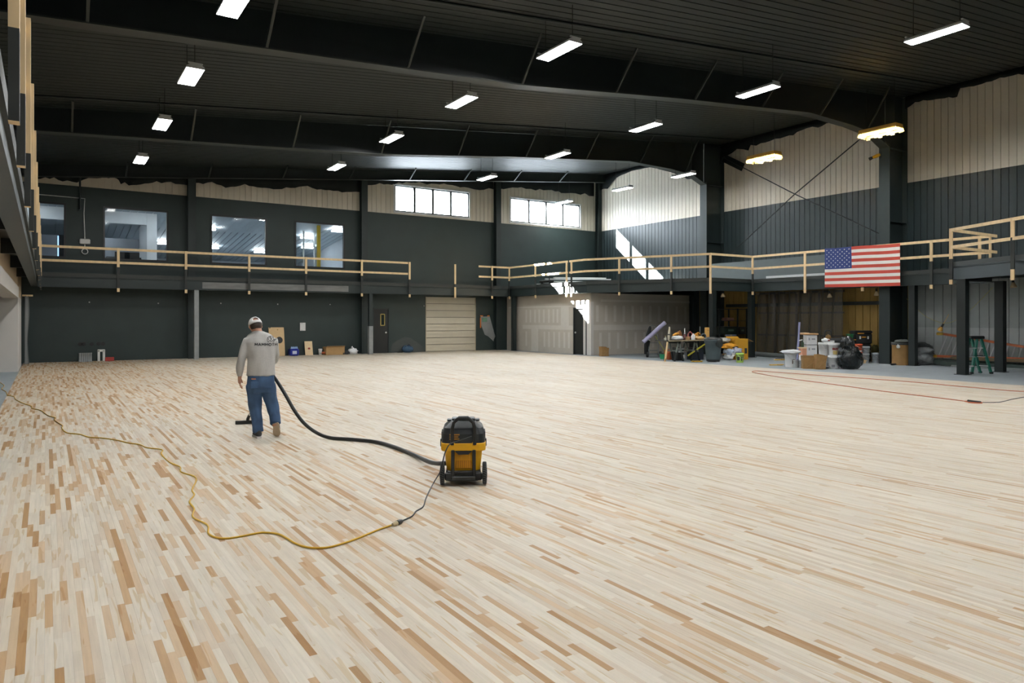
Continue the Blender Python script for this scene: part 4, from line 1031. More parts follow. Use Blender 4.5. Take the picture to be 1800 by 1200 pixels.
strokes = [[(-.46, .02), (-.50, .35), (-.42, .62), (-.2, .82), (.1, .88), (.35, .86), (.5, .80), (.52, .66), (.62, .5), (.60, .36), (.72, .30), (.9, .34), (1.05, .46)], [(.60, .36), (.66, .22), (.8, .18), (1.0, .28)], [(-.46, .02), (-.40, -.08), (-.22, -.08), (-.20, .04), (-.02, .12), (.06, -.06), (.26, -.08), (.28, .06), (.42, .14)], [(.42, .14), (.50, -.06), (.66, -.06), (.66, .06), (.58, .12), (.56, .3)], [(.1, .88), (-.05, .78), (.12, .7), (.2, .5), (.18, .25), (.0, .1)], [(-.2, .62), (-.02, .66), (.1, .5), (.08, .3)], [(.35, .72), (.42, .58), (.5, .52)], [(-.42, .62), (-.3, .5), (-.32, .3), (-.22, .2)]]
mb = MB()
for st in strokes:
    mb.tube([on_back(ax+x*ks, az+z*ks+.012, .001) for x, z in [(p.x, p.y) for p in smooth_path([(a, b, 0) for a, b in st], 4)]], .0036, 5)
mb.build('shirt_emblem', ink, sh)
per.location = (PO.x, PO.y, 0); per.rotation_euler = (0, 0, prz)
bpy.context.view_layer.update()
# vacuum wand held in the right hand
Rz = Matrix.Rotation(prz, 3, 'Z'); ghand = Vector((PO.x, PO.y, 0))+Rz@Vector((.150, .392, .985))
fl_ = GZ(432, 743, .02); sid = Vector((pv.y, -pv.x, 0))
wand = thing('vacuum_wand', 'pale vacuum wand with wide black floor head in front of the person', 'vacuum wand', (fl_.x, fl_.y, 0))
neck = fl_+sid*.03+Vector((0, 0, .06))
MB().tube([ghand+(ghand-neck).normalized()*.18, ghand, neck+(ghand-neck)*.12, neck], .017, 10).build('tube', M('pale wand tube', (.62, .56, .50), .35, .3), wand)
MB().tube([neck+(ghand-neck)*.08, neck, fl_+sid*.03], [.022, .026, .030], 10).build('elbow', blk, wand)
MB().beam(fl_-sid*.15+Vector((0, 0, .012)), fl_+sid*.17+Vector((0, 0, .012)), .06, .05).build('floor_head', blk, wand)
h2 = ghand+(ghand-neck).normalized()*.18
MB().tube(smooth_path([h2, h2+Vector((0, 0, -.05))-pv*.06-sid*.03, Vector((PO.x, PO.y, .93))+sid*.14+pv*.20, HP[0]], 6), .0235, 10).build('vacuum_hose', blk, vac)

# ================================================================== SMALL THINGS ALONG THE END WALL
def at_wall(px, y=YB): return GY(px, HZ, y).x
cbm = M('birch plywood', (.66, .47, .25), .6, var=.12, scale=5)
# cornhole board leaning on the wall
x0, x1 = at_wall(474, 31.75), at_wall(501, 31.75)
cb = thing('cornhole_board', 'tan plywood cornhole board with round black hole leaning on the end wall', 'game board', ((x0+x1)/2, 31.75, 0))
yb0, yb1, zt_ = 31.72, 31.93, 1.26
cx_, cz_ = at_wall(491.5, 31.8), .70
n = 28; L = lambda x, z: (x, yb0+(yb1-yb0)*z/zt_, z)
rim = [L(cx_+.145*math.cos(2*PI*k/n), cz_+.145*math.sin(2*PI*k/n)) for k in range(n)]
def sq(k):
    a = 2*PI*k/n; c, s = math.cos(a), math.sin(a); m_ = max(abs(c), abs(s)); c, s = c/m_, s/m_
    return L((x1-cx_ if c > 0 else cx_-x0)*c+cx_, ((zt_-cz_) if s > 0 else cz_)*s+cz_)
out = [sq(k) for k in range(n)]
MB().add(rim+out, [(k, (k+1) % n, n+(k+1) % n, n+k) for k in range(n)]).build('face', cbm, cb)
MB().add([Vector(p)+Vector((0, .02, 0)) for p in rim], [tuple(range(n))]).build('hole', black_m, cb)
for xa in (x0, x1-.04): MB().beam((xa+.02, yb0+.035, .02), (xa+.02, yb1+.035, zt_-.01), .04, .05, up=(0, 1, 0)).build('frame_side', cbm, cb)
for zz in (.28, 1.15): MB().lathe(Vector(L(at_wall(487), zz))+Vector((0, -.004, 0)), [(.03, 0), (.03, .006)], 10, axis='y').build('knot', cardb, cb)
# paper notice on the wall
p0, p1 = GY(527.5, 567, YB-.012), GY(537, 581, YB-.012)
pn = thing('paper_notice', 'white paper notice taped to the charcoal end wall', 'paper', ((p0.x+p1.x)/2, YB-.012, p1.z))
MB().box(p0.x, p1.x, YB-.012, YB-.002, p1.z, p0.z).build('sheet', white_trim, pn)
for zz in (p0.z-.03, p1.z+.03): MB().box(p0.x+.02, p0.x+.12, YB-.015, YB-.012, zz-.012, zz+.012).build('tape', M('grey tape', (.5, .5, .5), .5), pn)
# blue pack of bottles
x0, x1 = at_wall(508, 31.7), at_wall(524, 31.7)
bp = thing('bottle_pack', 'blue shrink-wrapped bottle pack on the floor by the end wall', 'drinks pack', ((x0+x1)/2, 31.7, 0))
blue_pk = M('blue shrink wrap', (.02, .035, .30), .3, var=.6, scale=16)
MB().cbox(((x0+x1)/2, 31.7, .16), (x1-x0, .4, .32), bev=.05).build('wrap', blue_pk, bp)
for k in range(5): MB().lathe((x0+.08+(x1-x0-.16)*k/4, 31.6, .31), [(.045, 0), (.035, .05), (.02, .07), (.02, .10)], 10).build('bottle_neck', M('pale blue bottle cap', (.3, .45, .7), .4), bp)
MB().box(x0+.1, x1-.12, 31.49, 31.50, .08, .22).build('print', M('white print', (.6, .65, .8), .5), bp)
# small plywood target board
x0, x1 = at_wall(536.5, 31.8), at_wall(550, 31.8)
tb_ = thing('target_board', 'small square plywood board with red centre leaning on the end wall', 'board', ((x0+x1)/2, 31.8, 0))
MB().beam(((x0+x1)/2, 31.78, 0), ((x0+x1)/2, 31.93, .62), x1-x0, .025, up=(0, 1, 0)).build('board', pine_pale, tb_)
MB().lathe(((x0+x1)/2+.01, 31.83, .29), [(.055, 0), (.055, .012)], 14, axis='y').build('centre_mark', M('red paint mark', (.35, .04, .03), .6), tb_)
# cup, cartons, tools
p = FP(563, 623); cu = thing('paper_cup', 'white paper cup beside the open carton by the end wall', 'cup', (at_wall(563, 31.7), 31.7, 0))
xq = at_wall(563, 31.7); MB().lathe((xq, 31.7, 0), [(.065, 0), (.085, .24), (.09, .25)], 16).build('cup', white_pl, cu); MB().lathe((xq, 31.7, .25), [(.093, 0), (.093, .02), (.07, .03)], 16).build('lid', white_pl, cu)
def carton(name, label, c, sz, rz, m=cardb, flaps=True, cat='box', group=None):
    t = thing(name, label, cat, (c[0], c[1], c[2]), rz, group); R = Matrix.Rotation(rz, 3, 'Z'); c = Vector(c)
    w, d_, h = sz; tk = .012; mb = MB()
    for (ox, oy, sx, sy) in ((0, -d_/2, w, tk), (0, d_/2, w, tk), (-w/2, 0, tk, d_), (w/2, 0, tk, d_)): mb.cbox(c+R@Vector((ox, oy, h/2)), (sx, sy, h), rz=rz)
    mb.cbox(c+Vector((0, 0, .01)), (w, d_, .02), rz=rz); mb.build('box_body', m, t)
    if flaps:
        for s, a in ((-1, .5), (1, .9)):
            p0_ = c+R@Vector((0, s*d_/2, h)); p1_ = p0_+R@Vector((0, s*d_*.42*math.sin(a), d_*.42*math.cos(a)*(.3 if s < 0 else -.4)))
            MB().beam(p0_, p1_, w, .008, up=(0, 0, 1)).build('flap', m, t)
    else:
        MB().cbox(c+Vector((0, 0, h)), (w, d_, .015), rz=rz).build('lid', m, t)
        MB().cbox(c+Vector((0, 0, h+.0085)), (w*1.01, .06, .004), rz=rz).build('tape', M('tape strip', (.55, .45, .3), .4), t)
    return t
carton('cardboard_box', 'open brown cardboard box on the floor by the end wall', (at_wall(587, 31.62), 31.62, 0), (.85, .42, .36), 0)
cl = thing('drill_driver', 'small orange and black drill lying beside the open carton by the end wall', 'drill', (at_wall(570.5, 31.6), 31.6, 0))
xq = at_wall(570.5, 31.6); MB().tube([(xq-.14, 31.6, .10), (xq+.12, 31.6, .10)], [.05, .06], 10).build('body', M('orange tool plastic', (.5, .12, .04), .5), cl); MB().tube([(xq+.05, 31.58, .10), (xq+.12, 31.5, .03)], .04, 8).build('grip', black_m, cl)
MB().tube([(xq-.24, 31.6, .10), (xq-.14, 31.6, .10)], [.02, .035], 8).build('chuck', chrome, cl)
for k, (px, lab) in enumerate(((603, 'left of a pair of dark work gloves by the end wall'), (609, 'right of a pair of dark work gloves by the end wall'))):
    xq = at_wall(px, 31.6); g = thing('work_glove', lab, 'glove', (xq, 31.6, 0), group='work gloves')
    mb = MB(); mb.blob((xq, 31.6, .09), (.13, .10, .10), .25, 3, seed=k); mb.build('palm', M('dark grey glove', (.05, .055, .06), .8, var=.4), g)
    for j in range(3): MB().tube([(xq-.06+.06*j, 31.55, .12), (xq-.05+.06*j, 31.44, .10), (xq-.05+.06*j, 31.38, .03)], [.03, .028, .022], 7).build('finger', M('dark grey glove', (0, 0, 0)), g)
xq = at_wall(620, 31.62); bgw = thing('plastic_bag', 'crumpled white plastic bag on the floor near the black door', 'bag', (xq, 31.62, 0))
MB().blob((xq, 31.62, .15), (.24, .2, .19), .35, 2.4, seed=4, shape=lambda p: 1-.35*max(0, p.z)).build('bag', white_pl, bgw); MB().tube([(xq-.03, 31.62, .3), (xq-.02, 31.62, .37)], [.05, .015], 7).build('knot', white_pl, bgw)
xq = at_wall(716, 31.72); tbg = thing('tool_bag', 'blue duffel tool bag on the floor between black door and roll-up door', 'bag', (xq, 31.72, 0))
bb_ = M('blue canvas', (.035, .08, .14), .8, var=.4, scale=9)
MB().blob((xq, 31.72, .17), (.30, .2, .19), .18, 3, seed=6).build('bag_body', bb_, tbg)
MB().tube([(xq-.15, 31.6, .28), (xq, 31.55, .42), (xq+.15, 31.6, .28)], .018, 6).build('handle', black_m, tbg); MB().cbox((xq-.38, 31.72, .03), (.3, .08, .05), bev=.02).build('strap', black_m, tbg)
# plastic bag taped on the wall
p = GY(857, 575, YB-.03); pb_ = thing('hanging_bag', 'clear plastic bag taped to the wall right of the roll-up door with orange tape', 'bag', (p.x, YB-.03, p.z-.4))
V = [GY(a, b, YB-.03) for a, b in ((845, 556), (861, 556), (866, 575), (872, 592), (868, 600), (858, 591), (852, 588), (846, 572))]
mb = MB(); c0 = sum(V, Vector())/8+Vector((0, -.10, 0)); mb.add(V+[c0], [(k, (k+1) % 8, 8) for k in range(8)], 0, True); mb.build('bag_film', film('cloudy film', (.55, .57, .56), .45, .4), pb_)
org = M('orange tape', (.75, .22, .04), .5)
for a, b, wd_, hh_ in ((846.5, 555, .17, .06), (858.5, 555, .15, .06), (844.7, 567, .06, .55)): q = GY(a, b, YB-.035); MB().cbox((q.x, q.y, q.z), (wd_, .006, hh_)).build('tape', org, pb_)
q = GY(852, 562, YB-.06); MB().cbox((q.x, q.y, q.z), (.3, .03, .22), bev=.01).build('papers', M('green papers', (.12, .25, .17), .7, var=.4, scale=14), pb_)
# conduit stubs and things at the left of the end wall
for k in range(6):
    px = 141+k*4.0; q = GZ(px, 636.8, 0); xq = q.x
    MB().lathe((xq, 31.55, 0), [(.05, 0), (.05, .02), (.038, .03), (.038, .30), (.045, .31), (.045, .34)], 10).build('conduit_stub', steel_bare, None, 'grey conduit stub by the end wall, %s of the row from the left' % ('first', 'second', 'third', 'fourth', 'fifth', 'sixth')[k], 'pipe', 'row of conduit stubs', origin=(xq, 31.55, 0))
xq = GZ(179, 635.5, 0).x; u = thing('panel_bracket', 'white arch shaped bracket standing by the end wall', 'bracket', (xq, 31.6, 0))
for s in (-1, 1): MB().cbox((xq+s*.085, 31.6, .22), (.085, .12, .44), bev=.015).build('leg', white_trim, u)
MB().cbox((xq, 31.6, .41), (.255, .12, .09), bev=.015).build('top', white_trim, u)
xq = GZ(192, 634, 0).x; rb = thing('red_toolbox', 'low red box on the floor by the end wall', 'box', (xq, 31.6, 0)); rm_ = M('red enamel', (.40, .05, .04), .5)
MB().cbox((xq, 31.6, .06), (.30, .18, .12), bev=.01).build('box_body', rm_, rb); MB().cbox((xq, 31.6, .135), (.31, .19, .03), bev=.01).build('lid', rm_, rb)
# clear sheet hanging at the left rear corner
p = GY(48, 600, 30.9); cs = thing('plastic_curtain', 'wrinkled clear plastic curtain hanging in the left rear doorway', 'curtain', (p.x, 30.9, 0))
V = []; NN = 10
for k in range(NN+1):
    z = 2.45*(1-k/NN)
    for j, px in enumerate((42.5, 45, 48, 50.5+1.5*math.sin(k*.7))): q = GY(px, HZ, 31.0-.08*(j % 2)); V.append((q.x, q.y, z+.01))
MB().add(V, [(4*k+j, 4*k+j+1, 4*k+5+j, 4*k+4+j) for k in range(NN) for j in range(3)], 0, True).build('film_sheet', film('cloudy film grey', (.45, .47, .46), .35, .4), cs)
MB().box(GY(42, HZ, 31).x-.05, GY(52, HZ, 31).x+.1, 30.95, 31.05, 2.44, 2.5).build('batten', pine, cs)

# ================================================================== RIGHT SIDE UNDER THE MEZZANINE
def bucket(name, label, c, r, h, m, band=None, lid=False, group=None, cat='bucket', lab2=None, fill=None):
    t = thing(name, label, cat, tuple(c), group=group); c = Vector(c)
    MB().lathe(c, [(r*.86, 0), (r*.99, h*.82), (r*1.06, h*.83), (r*1.06, h*.9), (r, h*.91), (r*1.02, h), (r*.97, h), (r*.82, .02)] if not lid else [(r*.86, 0), (r*.99, h*.82), (r*1.06, h*.83), (r*1.06, h*.9), (r, h*.91), (r*1.0, h*.95)], 22, cap=not lid).build('pail', m, t)
    if lid: MB().lathe(c+Vector((0, 0, h*.94)), [(r*1.07, 0), (r*1.07, h*.05), (r*.98, h*.06), (0, h*.06)], 22).build('lid', m, t)
    MB().tube(smooth_path([c+Vector((r*1.06*math.cos(a)*1.0, -r*1.07*abs(math.sin(a))-.005, h*.86-h*.42*math.sin(a))) for a in [PI*k/8 for k in range(9)]], 2), .006, 5).build('bail', chrome, t)
    if band:
        v = Vector((-c.x, -c.y, 0)).normalized(); a0 = math.atan2(v.y, v.x)
        for (z0, z1, da, m2) in band:
            V = []; K = 8
            for k in range(K+1):
                a = a0+da[0]+(da[1]-da[0])*k/K
                for z in (z0, z1): rr = r*(.86+.13*min(1, z/.82))+.004; V.append(c+Vector((rr*math.cos(a), rr*math.sin(a), z*h)))
            MB().add(V, [(2*k, 2*k+2, 2*k+3, 2*k+1) for k in range(K)]).build('label', m2, t)
    return t
blackp = M('black print', (.03, .03, .03), .6); redp = M('dark red print', (.28, .05, .04), .6, var=.4); greyp = M('grey print', (.35, .36, .38), .6, var=.3, scale=20); yelp = M('yellow print', (.7, .55, .2), .6, var=.3)
# hand truck with a lavender rolled tube and a black jacket
HT = FP(1149, 628); k_ = mpp(628)
ht = thing('hand_truck', 'grey tube hand truck standing at the end of the workbench', 'hand truck', tuple(HT))
gt = M('grey hand truck tube', (.16, .18, .18), .45, .3)
rgt = Vector((cT, -sT, 0)); awy = Vector((sT, cT, 0))
for s in (-.20, .20): MB().tube([HT+rgt*s+Vector((0, 0, .1)), HT+rgt*s+awy*.12+Vector((0, 0, .9)), HT+rgt*(s*.6)+awy*.22+Vector((0, 0, 1.30)), HT+awy*.24+Vector((0, 0, 1.38))], .022, 8).build('frame_tube', gt, ht)
for z in (.3, .62, .95): MB().tube([HT-rgt*.20+awy*.1+Vector((0, 0, z)), HT+rgt*.20+awy*.1+Vector((0, 0, z))], .016, 6).build('cross_bar', gt, ht)
MB().cbox(HT-awy*.12+Vector((0, 0, .03)), (.45, .25, .02), rz=-TH).build('toe_plate', gt, ht)
for s in (-.26, .30):
    c = HT+rgt*s+awy*.05+Vector((0, 0, .13)); mb = MB()
    mb.tube([c-rgt*.04, c+rgt*.04], .13, 18); wq = mb.build('wheel', black_soft, ht); MB().tube([c-rgt*.045, c+rgt*.045], .05, 10).build('hub', gt, wq)
dT = HT.x*sT+HT.y*cT
rt_ = thing('rolled_tube', 'lavender rolled film tube propped diagonally on the hand truck', 'tube', tuple(HT+Vector((0, 0, .5))))
lav = M('lavender film roll', (.42, .40, .58), .35, var=.15, scale=8)
a_, b_ = GD(1130.5, 601, dT-.25), GD(1169, 566.5, dT-.1)
MB().tube([a_, b_], .085, 14).build('roll', lav, rt_); MB().tube([b_+(b_-a_)*.001, b_+(b_-a_)*.012], .05, 12).build('core', cardb, rt_)
jk = thing('jacket', 'black jacket draped over the left of the hand truck', 'jacket', tuple(GD(1138, 620, dT)))
MB().loftz([(*GD(1136, 619, dT+.05)[:2], .12, .11, .05), (*GD(1137, 610, dT+.05)[:2], .5, .15, .07), (*GD(1140, 590, dT+.05)[:2], .95, .13, .07), (*GD(1142.5, 576, dT+.05)[:2], 1.25, .08, .05), (*GD(1142.5, 574, dT+.05)[:2], 1.32, .03, .03)], 14).build('cloth', M('black cloth', (.015, .017, .018), .9, var=.3), jk)
MB().cbox(GD(1142, 597.5, dT-.12), (.1, .03, .05), bev=.01).build('tag', white_trim, jk)
brm = thing('broom', 'lime yellow broom handle leaning behind the hand truck', 'broom', tuple(FP(1164, 627)))
MB().tube([GD(1152, 590, dT+.2), GD(1168, 616, dT+.1)], .014, 6).build('handle', M('lime yellow handle', (.50, .50, .04), .5), brm)
MB().cbox(GD(1169, 620, dT+.1), (.10, .06, .28), bev=.02).build('head', M('orange broom head', (.5, .2, .04), .7), brm)
gtub = FP(1166.5, 631); gt_ = thing('tub', 'green plastic tub on the concrete in front of the workbench', 'tub', tuple(gtub)); gm = M('green plastic', (.03, .35, .16), .45, var=.1)
stk = MB(); stack(stk, [rrect(gtub.x, gtub.y, SLAB, .10, .10, .03), rrect(gtub.x, gtub.y, SLAB+.19, .13, .13, .04), rrect(gtub.x, gtub.y, SLAB+.195, .14, .14, .04), rrect(gtub.x, gtub.y, SLAB+.205, .14, .14, .04)]); stk.build('tub_body', gm, gt_)
for s in (-1, 1): MB().tube([gtub+Vector((s*.14, -.05, .19)), gtub+Vector((s*.17, 0, .2)), gtub+Vector((s*.14, .05, .19))], .012, 6).build('grip', gm, gt_)

# workbench: sheet on two sawhorses
TX0, TX1, TY0, TY1, TZ = 20.15, 22.35, 19.55, 20.2, .80
wbn = thing('workbench', 'dark sheet laid over sawhorses as a cluttered workbench', 'workbench', ((TX0+TX1)/2, (TY0+TY1)/2, SLAB))
MB().box(TX0-.2, TX1, TY0-.05, TY1+.05, TZ-.03, TZ).build('top', M('black bench top', (.02, .022, .02), .4), wbn)
MB().box(TX0-.22, TX1+.01, TY0-.075, TY0-.05, TZ-.035, TZ+.005).build('edge_strip', ply_edge, wbn)
sw_m = M('grey green sawhorse steel', (.20, .23, .21), .5)
for i, xs_ in enumerate((20.62, 21.55)):
    sh_ = thing('sawhorse', ['folding sawhorse under the left end of the workbench', 'folding sawhorse under the middle of the workbench'][i], 'sawhorse', (xs_, 19.9, SLAB), group='sawhorses')
    MB().box(xs_-.05, xs_+.05, TY0, TY1, TZ-.13, TZ-.03).build('cross_beam', steel_dark, sh_)
    for sx in (-1, 1):
        for y in (TY0+.06, TY1-.06):
            t0 = Vector((xs_+sx*.04, y, TZ-.1)); t1 = Vector((xs_+sx*.24, y, SLAB)); tm_ = t0.lerp(t1, .52)
            lg = MB().beam(t0, tm_, .05, .05, up=(0, 1, 0)).build('leg', sw_m, sh_); MB().beam(tm_, t1, .058, .058, up=(0, 1, 0)).build('leg_foot', black_m, lg)
        MB().beam((xs_+sx*.14, TY0+.06, .38), (xs_+sx*.14, TY1-.06, .38), .03, .03).build('spreader', sw_m, sh_)
BD = lambda px, py, y=19.85: GY(px, py, y)
def on_bench(px, y=19.85): return GY(px, HZ, y).x
def bench_item(name, label, cat, px, y, fn):
    x = on_bench(px, y); t = thing(name, label, cat, (x, y, TZ)); fn(t, x, y); return t
oran = M('orange tool body', (.62, .28, .03), .5, var=.3, scale=14)
bench_item('caulk_tube', 'tall white tube standing at the left end of the workbench', 'tube', 1175.5, 19.8, lambda t, x, y: (MB().tube([(x-.02, y, TZ), (x+.03, y, TZ+.38)], .045, 10).build('tube', M('cream tube', (.6, .55, .42), .5), t), MB().tube([(x+.03, y, TZ+.38), (x+.045, y, TZ+.52)], [.04, .03], 8).build('nozzle', M('cream tube', (0, 0, 0)), t), MB().tube([(x, y, TZ+.2), (x+.005, y, TZ+.24)], .048, 10).build('band', black_m, t)))
bench_item('glue_bottle', 'small yellow capped bottle left of the tall white tube', 'bottle', 1169.5, 19.75, lambda t, x, y: (MB().lathe((x, y, TZ), [(.045, 0), (.05, .09), (.02, .13), (.02, .15)], 10).build('bottle', M('pale bottle', (.55, .55, .45), .5), t), MB().lathe((x, y, TZ+.15), [(.022, 0), (.012, .04)], 8).build('cap', yelp, t)))
bench_item('rag_pile', 'white rag bundle on the left of the workbench', 'rag', 1190.5, 19.68, lambda t, x, y: (MB().blob((x, y, TZ+.08), (.30, .13, .09), .3, 2.5, seed=2).build('cloth', white_pl, t), MB().blob((x-.2, y-.02, TZ+.11), (.10, .08, .06), .3, 3, seed=8).build('fold', white_pl, t)))
bench_item('power_drill', 'orange cordless drill lying on the white rags', 'drill', 1188, 19.9, lambda t, x, y: (MB().tube([(x-.16, y, TZ+.18), (x+.02, y, TZ+.24), (x+.14, y, TZ+.25)], [.035, .06, .055], 9).build('body', oran, t), MB().tube([(x+.06, y, TZ+.22), (x+.14, y-.02, TZ+.05)], .04, 8).build('grip', black_m, t), MB().cbox((x+.15, y, TZ+.06), (.12, .08, .08), bev=.015).build('battery', oran, t)))
bench_item('leather_pouch', 'brown leather tool pouch behind the orange drill', 'pouch', 1194, 20.02, lambda t, x, y: (MB().blob((x, y, TZ+.17), (.15, .07, .19), .15, 2, seed=3).build('pouch', M('brown leather', (.30, .13, .05), .6), t), MB().tube([(x-.1, y, TZ+.3), (x, y-.05, TZ+.37), (x+.1, y, TZ+.3)], .014, 6).build('strap', M('brown leather', (0, 0, 0)), t)))
bench_item('spray_bottle', 'dark bottle with thin white straw on the workbench', 'bottle', 1203.5, 19.75, lambda t, x, y: (MB().lathe((x, y, TZ), [(.07, 0), (.075, .17), (.03, .22), (.03, .24)], 12).build('bottle', M('dark red bottle', (.10, .03, .03), .4), t), MB().tube([(x, y, TZ+.22), (x+.005, y, TZ+.46)], .014, 6).build('straw', white_pl, t), MB().lathe((x, y, TZ+.24), [(.035, 0), (.03, .04)], 8).build('cap', white_pl, t)))
bench_item('ear_muffs', 'red ear muffs on the workbench', 'ear muffs', 1213, 19.85, lambda t, x, y: (MB().tube([(x-.12, y, TZ+.10), (x-.11, y, TZ+.24), (x, y, TZ+.32), (x+.11, y, TZ+.24), (x+.12, y, TZ+.10)], .03, 8).build('head_band', M('dull red plastic', (.40, .10, .09), .5), t), MB().lathe((x-.10, y, TZ+.09), [(.05, -.04), (.075, 0), (.05, .04)], 10, axis='x').build('ear_cup', M('dull red plastic', (0, 0, 0)), t), MB().lathe((x+.10, y, TZ+.09), [(.05, -.04), (.075, 0), (.05, .04)], 10, axis='x').build('ear_cup', M('dull red plastic', (0, 0, 0)), t)))
bench_item('screw_carton', 'small tan screw carton on the front of the workbench', 'box', 1209, 19.62, lambda t, x, y: (MB().cbox((x, y, TZ+.06), (.16, .10, .12), bev=.006).build('box_body', cardb, t), MB().cbox((x, y, TZ+.124), (.165, .105, .012)).build('lid', cardb, t)))
bench_item('paint_tray', 'white plastic jug among the tools on the workbench', 'jug', 1218.5, 19.75, lambda t, x, y: (MB().lathe((x, y, TZ), [(.08, 0), (.085, .14), (.05, .2), (.03, .22), (.03, .25)], 12).build('jug', white_pl, t), MB().tube([(x+.05, y, TZ+.2), (x+.11, y, TZ+.17), (x+.085, y, TZ+.08)], .012, 6).build('handle', white_pl, t)))
bench_item('circular_saw', 'yellow circular saw at the back of the workbench', 'saw', 1223.5, 20.0, lambda t, x, y: (MB().lathe((x, y, TZ+.12), [(.02, -.03), (.13, -.03), (.13, .03), (.02, .03)], 18, axis='y').build('guard', oran, t), MB().tube([(x-.02, y, TZ+.22), (x+.12, y, TZ+.27), (x+.24, y, TZ+.2)], .03, 8).build('handle', oran, t), MB().cbox((x+.02, y, TZ+.01), (.3, .15, .012)).build('shoe_plate', chrome, t)))
bench_item('glove_heap', 'pale yellow work gloves heaped on the right of the workbench', 'gloves', 1229, 19.66, lambda t, x, y: (MB().blob((x, y, TZ+.07), (.23, .12, .08), .4, 3, seed=5).build('glove', M('pale yellow suede', (.70, .46, .20), .8, var=.3, scale=12), t), MB().tube([(x+.1, y, TZ+.09), (x+.2, y-.05, TZ+.06), (x+.26, y-.07, TZ+.02)], [.04, .035, .025], 8).build('cuff', M('pale yellow suede', (0, 0, 0)), t)))
bench_item('cable_coil', 'grey blue cable coil at the right end of the workbench', 'cable', 1236.5, 19.85, lambda t, x, y: [MB().tube([(x+.14*math.cos(2*PI*j/16), y+.05*math.sin(2*PI*j/16)*0, TZ+.12+.11*math.sin(2*PI*j/16)+.0*k) for j in range(17)], .022, 6, cap=False).build('loop', M('grey blue cable', (.12, .16, .20), .5), t) if k == 0 else MB().tube([(x+.05+.12*math.cos(2*PI*j/16), y+.06, TZ+.11+.10*math.sin(2*PI*j/16)) for j in range(17)], .022, 6, cap=False).build('loop', M('grey blue cable', (0, 0, 0)), t) for k in (0, 1)])
bench_item('wood_block', 'tall yellow pine block standing at the right of the workbench', 'wood block', 1242.8, 20.0, lambda t, x, y: (MB().cbox((x, y, TZ+.24), (.165, .12, .48), bev=.008).build('block', M('yellow pine block', (.78, .46, .13), .6, var=.12), t), MB().cbox((x, y-.061, TZ+.36), (.1, .004, .02)).build('pencil_mark', cardb, t)))
bench_item('metal_rod', 'thin grey rod standing upright behind the workbench tools', 'rod', 1230.3, 20.1, lambda t, x, y: (MB().tube([(x, y, TZ), (x, y, TZ+.52)], .016, 6).build('rod', M('grey rod', (.28, .29, .28), .4), t), MB().cbox((x, y, TZ+.015), (.12, .12, .03)).build('foot', black_m, t)))
# lumber and stuff round the bench
sx0 = GY(1171, HZ, 19.5).x
pl_ = thing('wood_plank', 'light plank leaning at the left end of the workbench', 'plank', (sx0-.05, 19.46, SLAB))
MB().beam((sx0-.12, 19.45, SLAB+.01), (sx0+.06, 19.49, TZ-.05), .07, .03, up=(0, 1, 0)).build('plank', pine, pl_)
MB().beam((sx0-.115, 19.432, SLAB+.05), (sx0-.10, 19.436, SLAB+.14), .072, .004, up=(0, 1, 0)).build('end_mark', cardb, pl_)
t5 = thing('string_line', 'lime yellow level leaning under the workbench', 'level', (GY(1225, HZ, 19.5).x, 19.5, SLAB))
q0, q1 = GY(1209, 625, 19.48), GY(1239, 604.5, 19.5); MB().beam(q0, q1, .03, .05).build('level_body', M('lime yellow level', (.55, .52, .05), .5), t5); MB().beam(q0.lerp(q1, .4), q0.lerp(q1, .5), .034, .052).build('vial', black_m, t5)
p = FP(1200.5, 633); jg = thing('detergent_jug', 'pale blue jug with yellow cap under the workbench', 'jug', tuple(p))
MB().lathe(p, [(.08, 0), (.085, .2), (.05, .28), (.03, .30), (.03, .34)], 14, squash=.7).build('jug', M('pale blue plastic', (.28, .42, .48), .45, var=.3, scale=12), jg); MB().lathe(p+Vector((0, 0, .34)), [(.036, 0), (.036, .05)], 10).build('cap', yelp, jg); MB().box(p.x-.07, p.x+.03, p.y-.068, p.y-.062, .06, .2).build('label', white_trim, jg)
p = FP(1187.5, 633); fg = thing('spray_gun', 'small brass and black spray gun standing under the workbench', 'spray gun', tuple(p))
MB().lathe(p, [(.05, 0), (.045, .06), (.02, .09), (.02, .16)], 12).build('cup', oran, fg); MB().tube([p+Vector((-.06, 0, .2)), p+Vector((.06, 0, .2))], [.03, .04], 8).build('gun', M('brass', (.5, .36, .16), .4, .6), fg); MB().tube([p+Vector((0, 0, .16)), p+Vector((0, 0, .2))], .02, 6).build('neck', black_m, fg)
p = FP(1192, 631); tcs = thing('tool_case', 'black tool case with silver sockets stored under the workbench', 'tool case', (21.1, 20.05, SLAB))
MB().box(20.92, 21.27, 19.95, 20.25, SLAB, .5).build('case', black_m, tcs); MB().box(20.92, 21.27, 19.94, 19.95, .40, .48).build('tray', alu, tcs)
for k in range(7): MB().lathe((20.95+.047*k, 19.93, .30), [(.018, 0), (.018, .05)], 8).build('socket', alu, tcs)
bx2 = thing('storage_tote', 'dark blue storage tote behind the sawhorse under the workbench', 'tote', (22.0, 20.1, SLAB)); dbl = M('dark navy plastic', (.02, .03, .05), .5)
MB().box(21.8, 22.4, 19.95, 20.3, SLAB, .42).build('tote_body', dbl, bx2); MB().box(21.77, 22.43, 19.92, 20.33, .42, .47).build('lid', black_m, bx2)
gcx = GY(1177, HZ, 20.55).x; ob = thing('gas_can', 'red orange fuel can under the left end of the workbench', 'fuel can', (gcx, 20.55, SLAB)); orr = M('red orange plastic', (.50, .12, .04), .5)
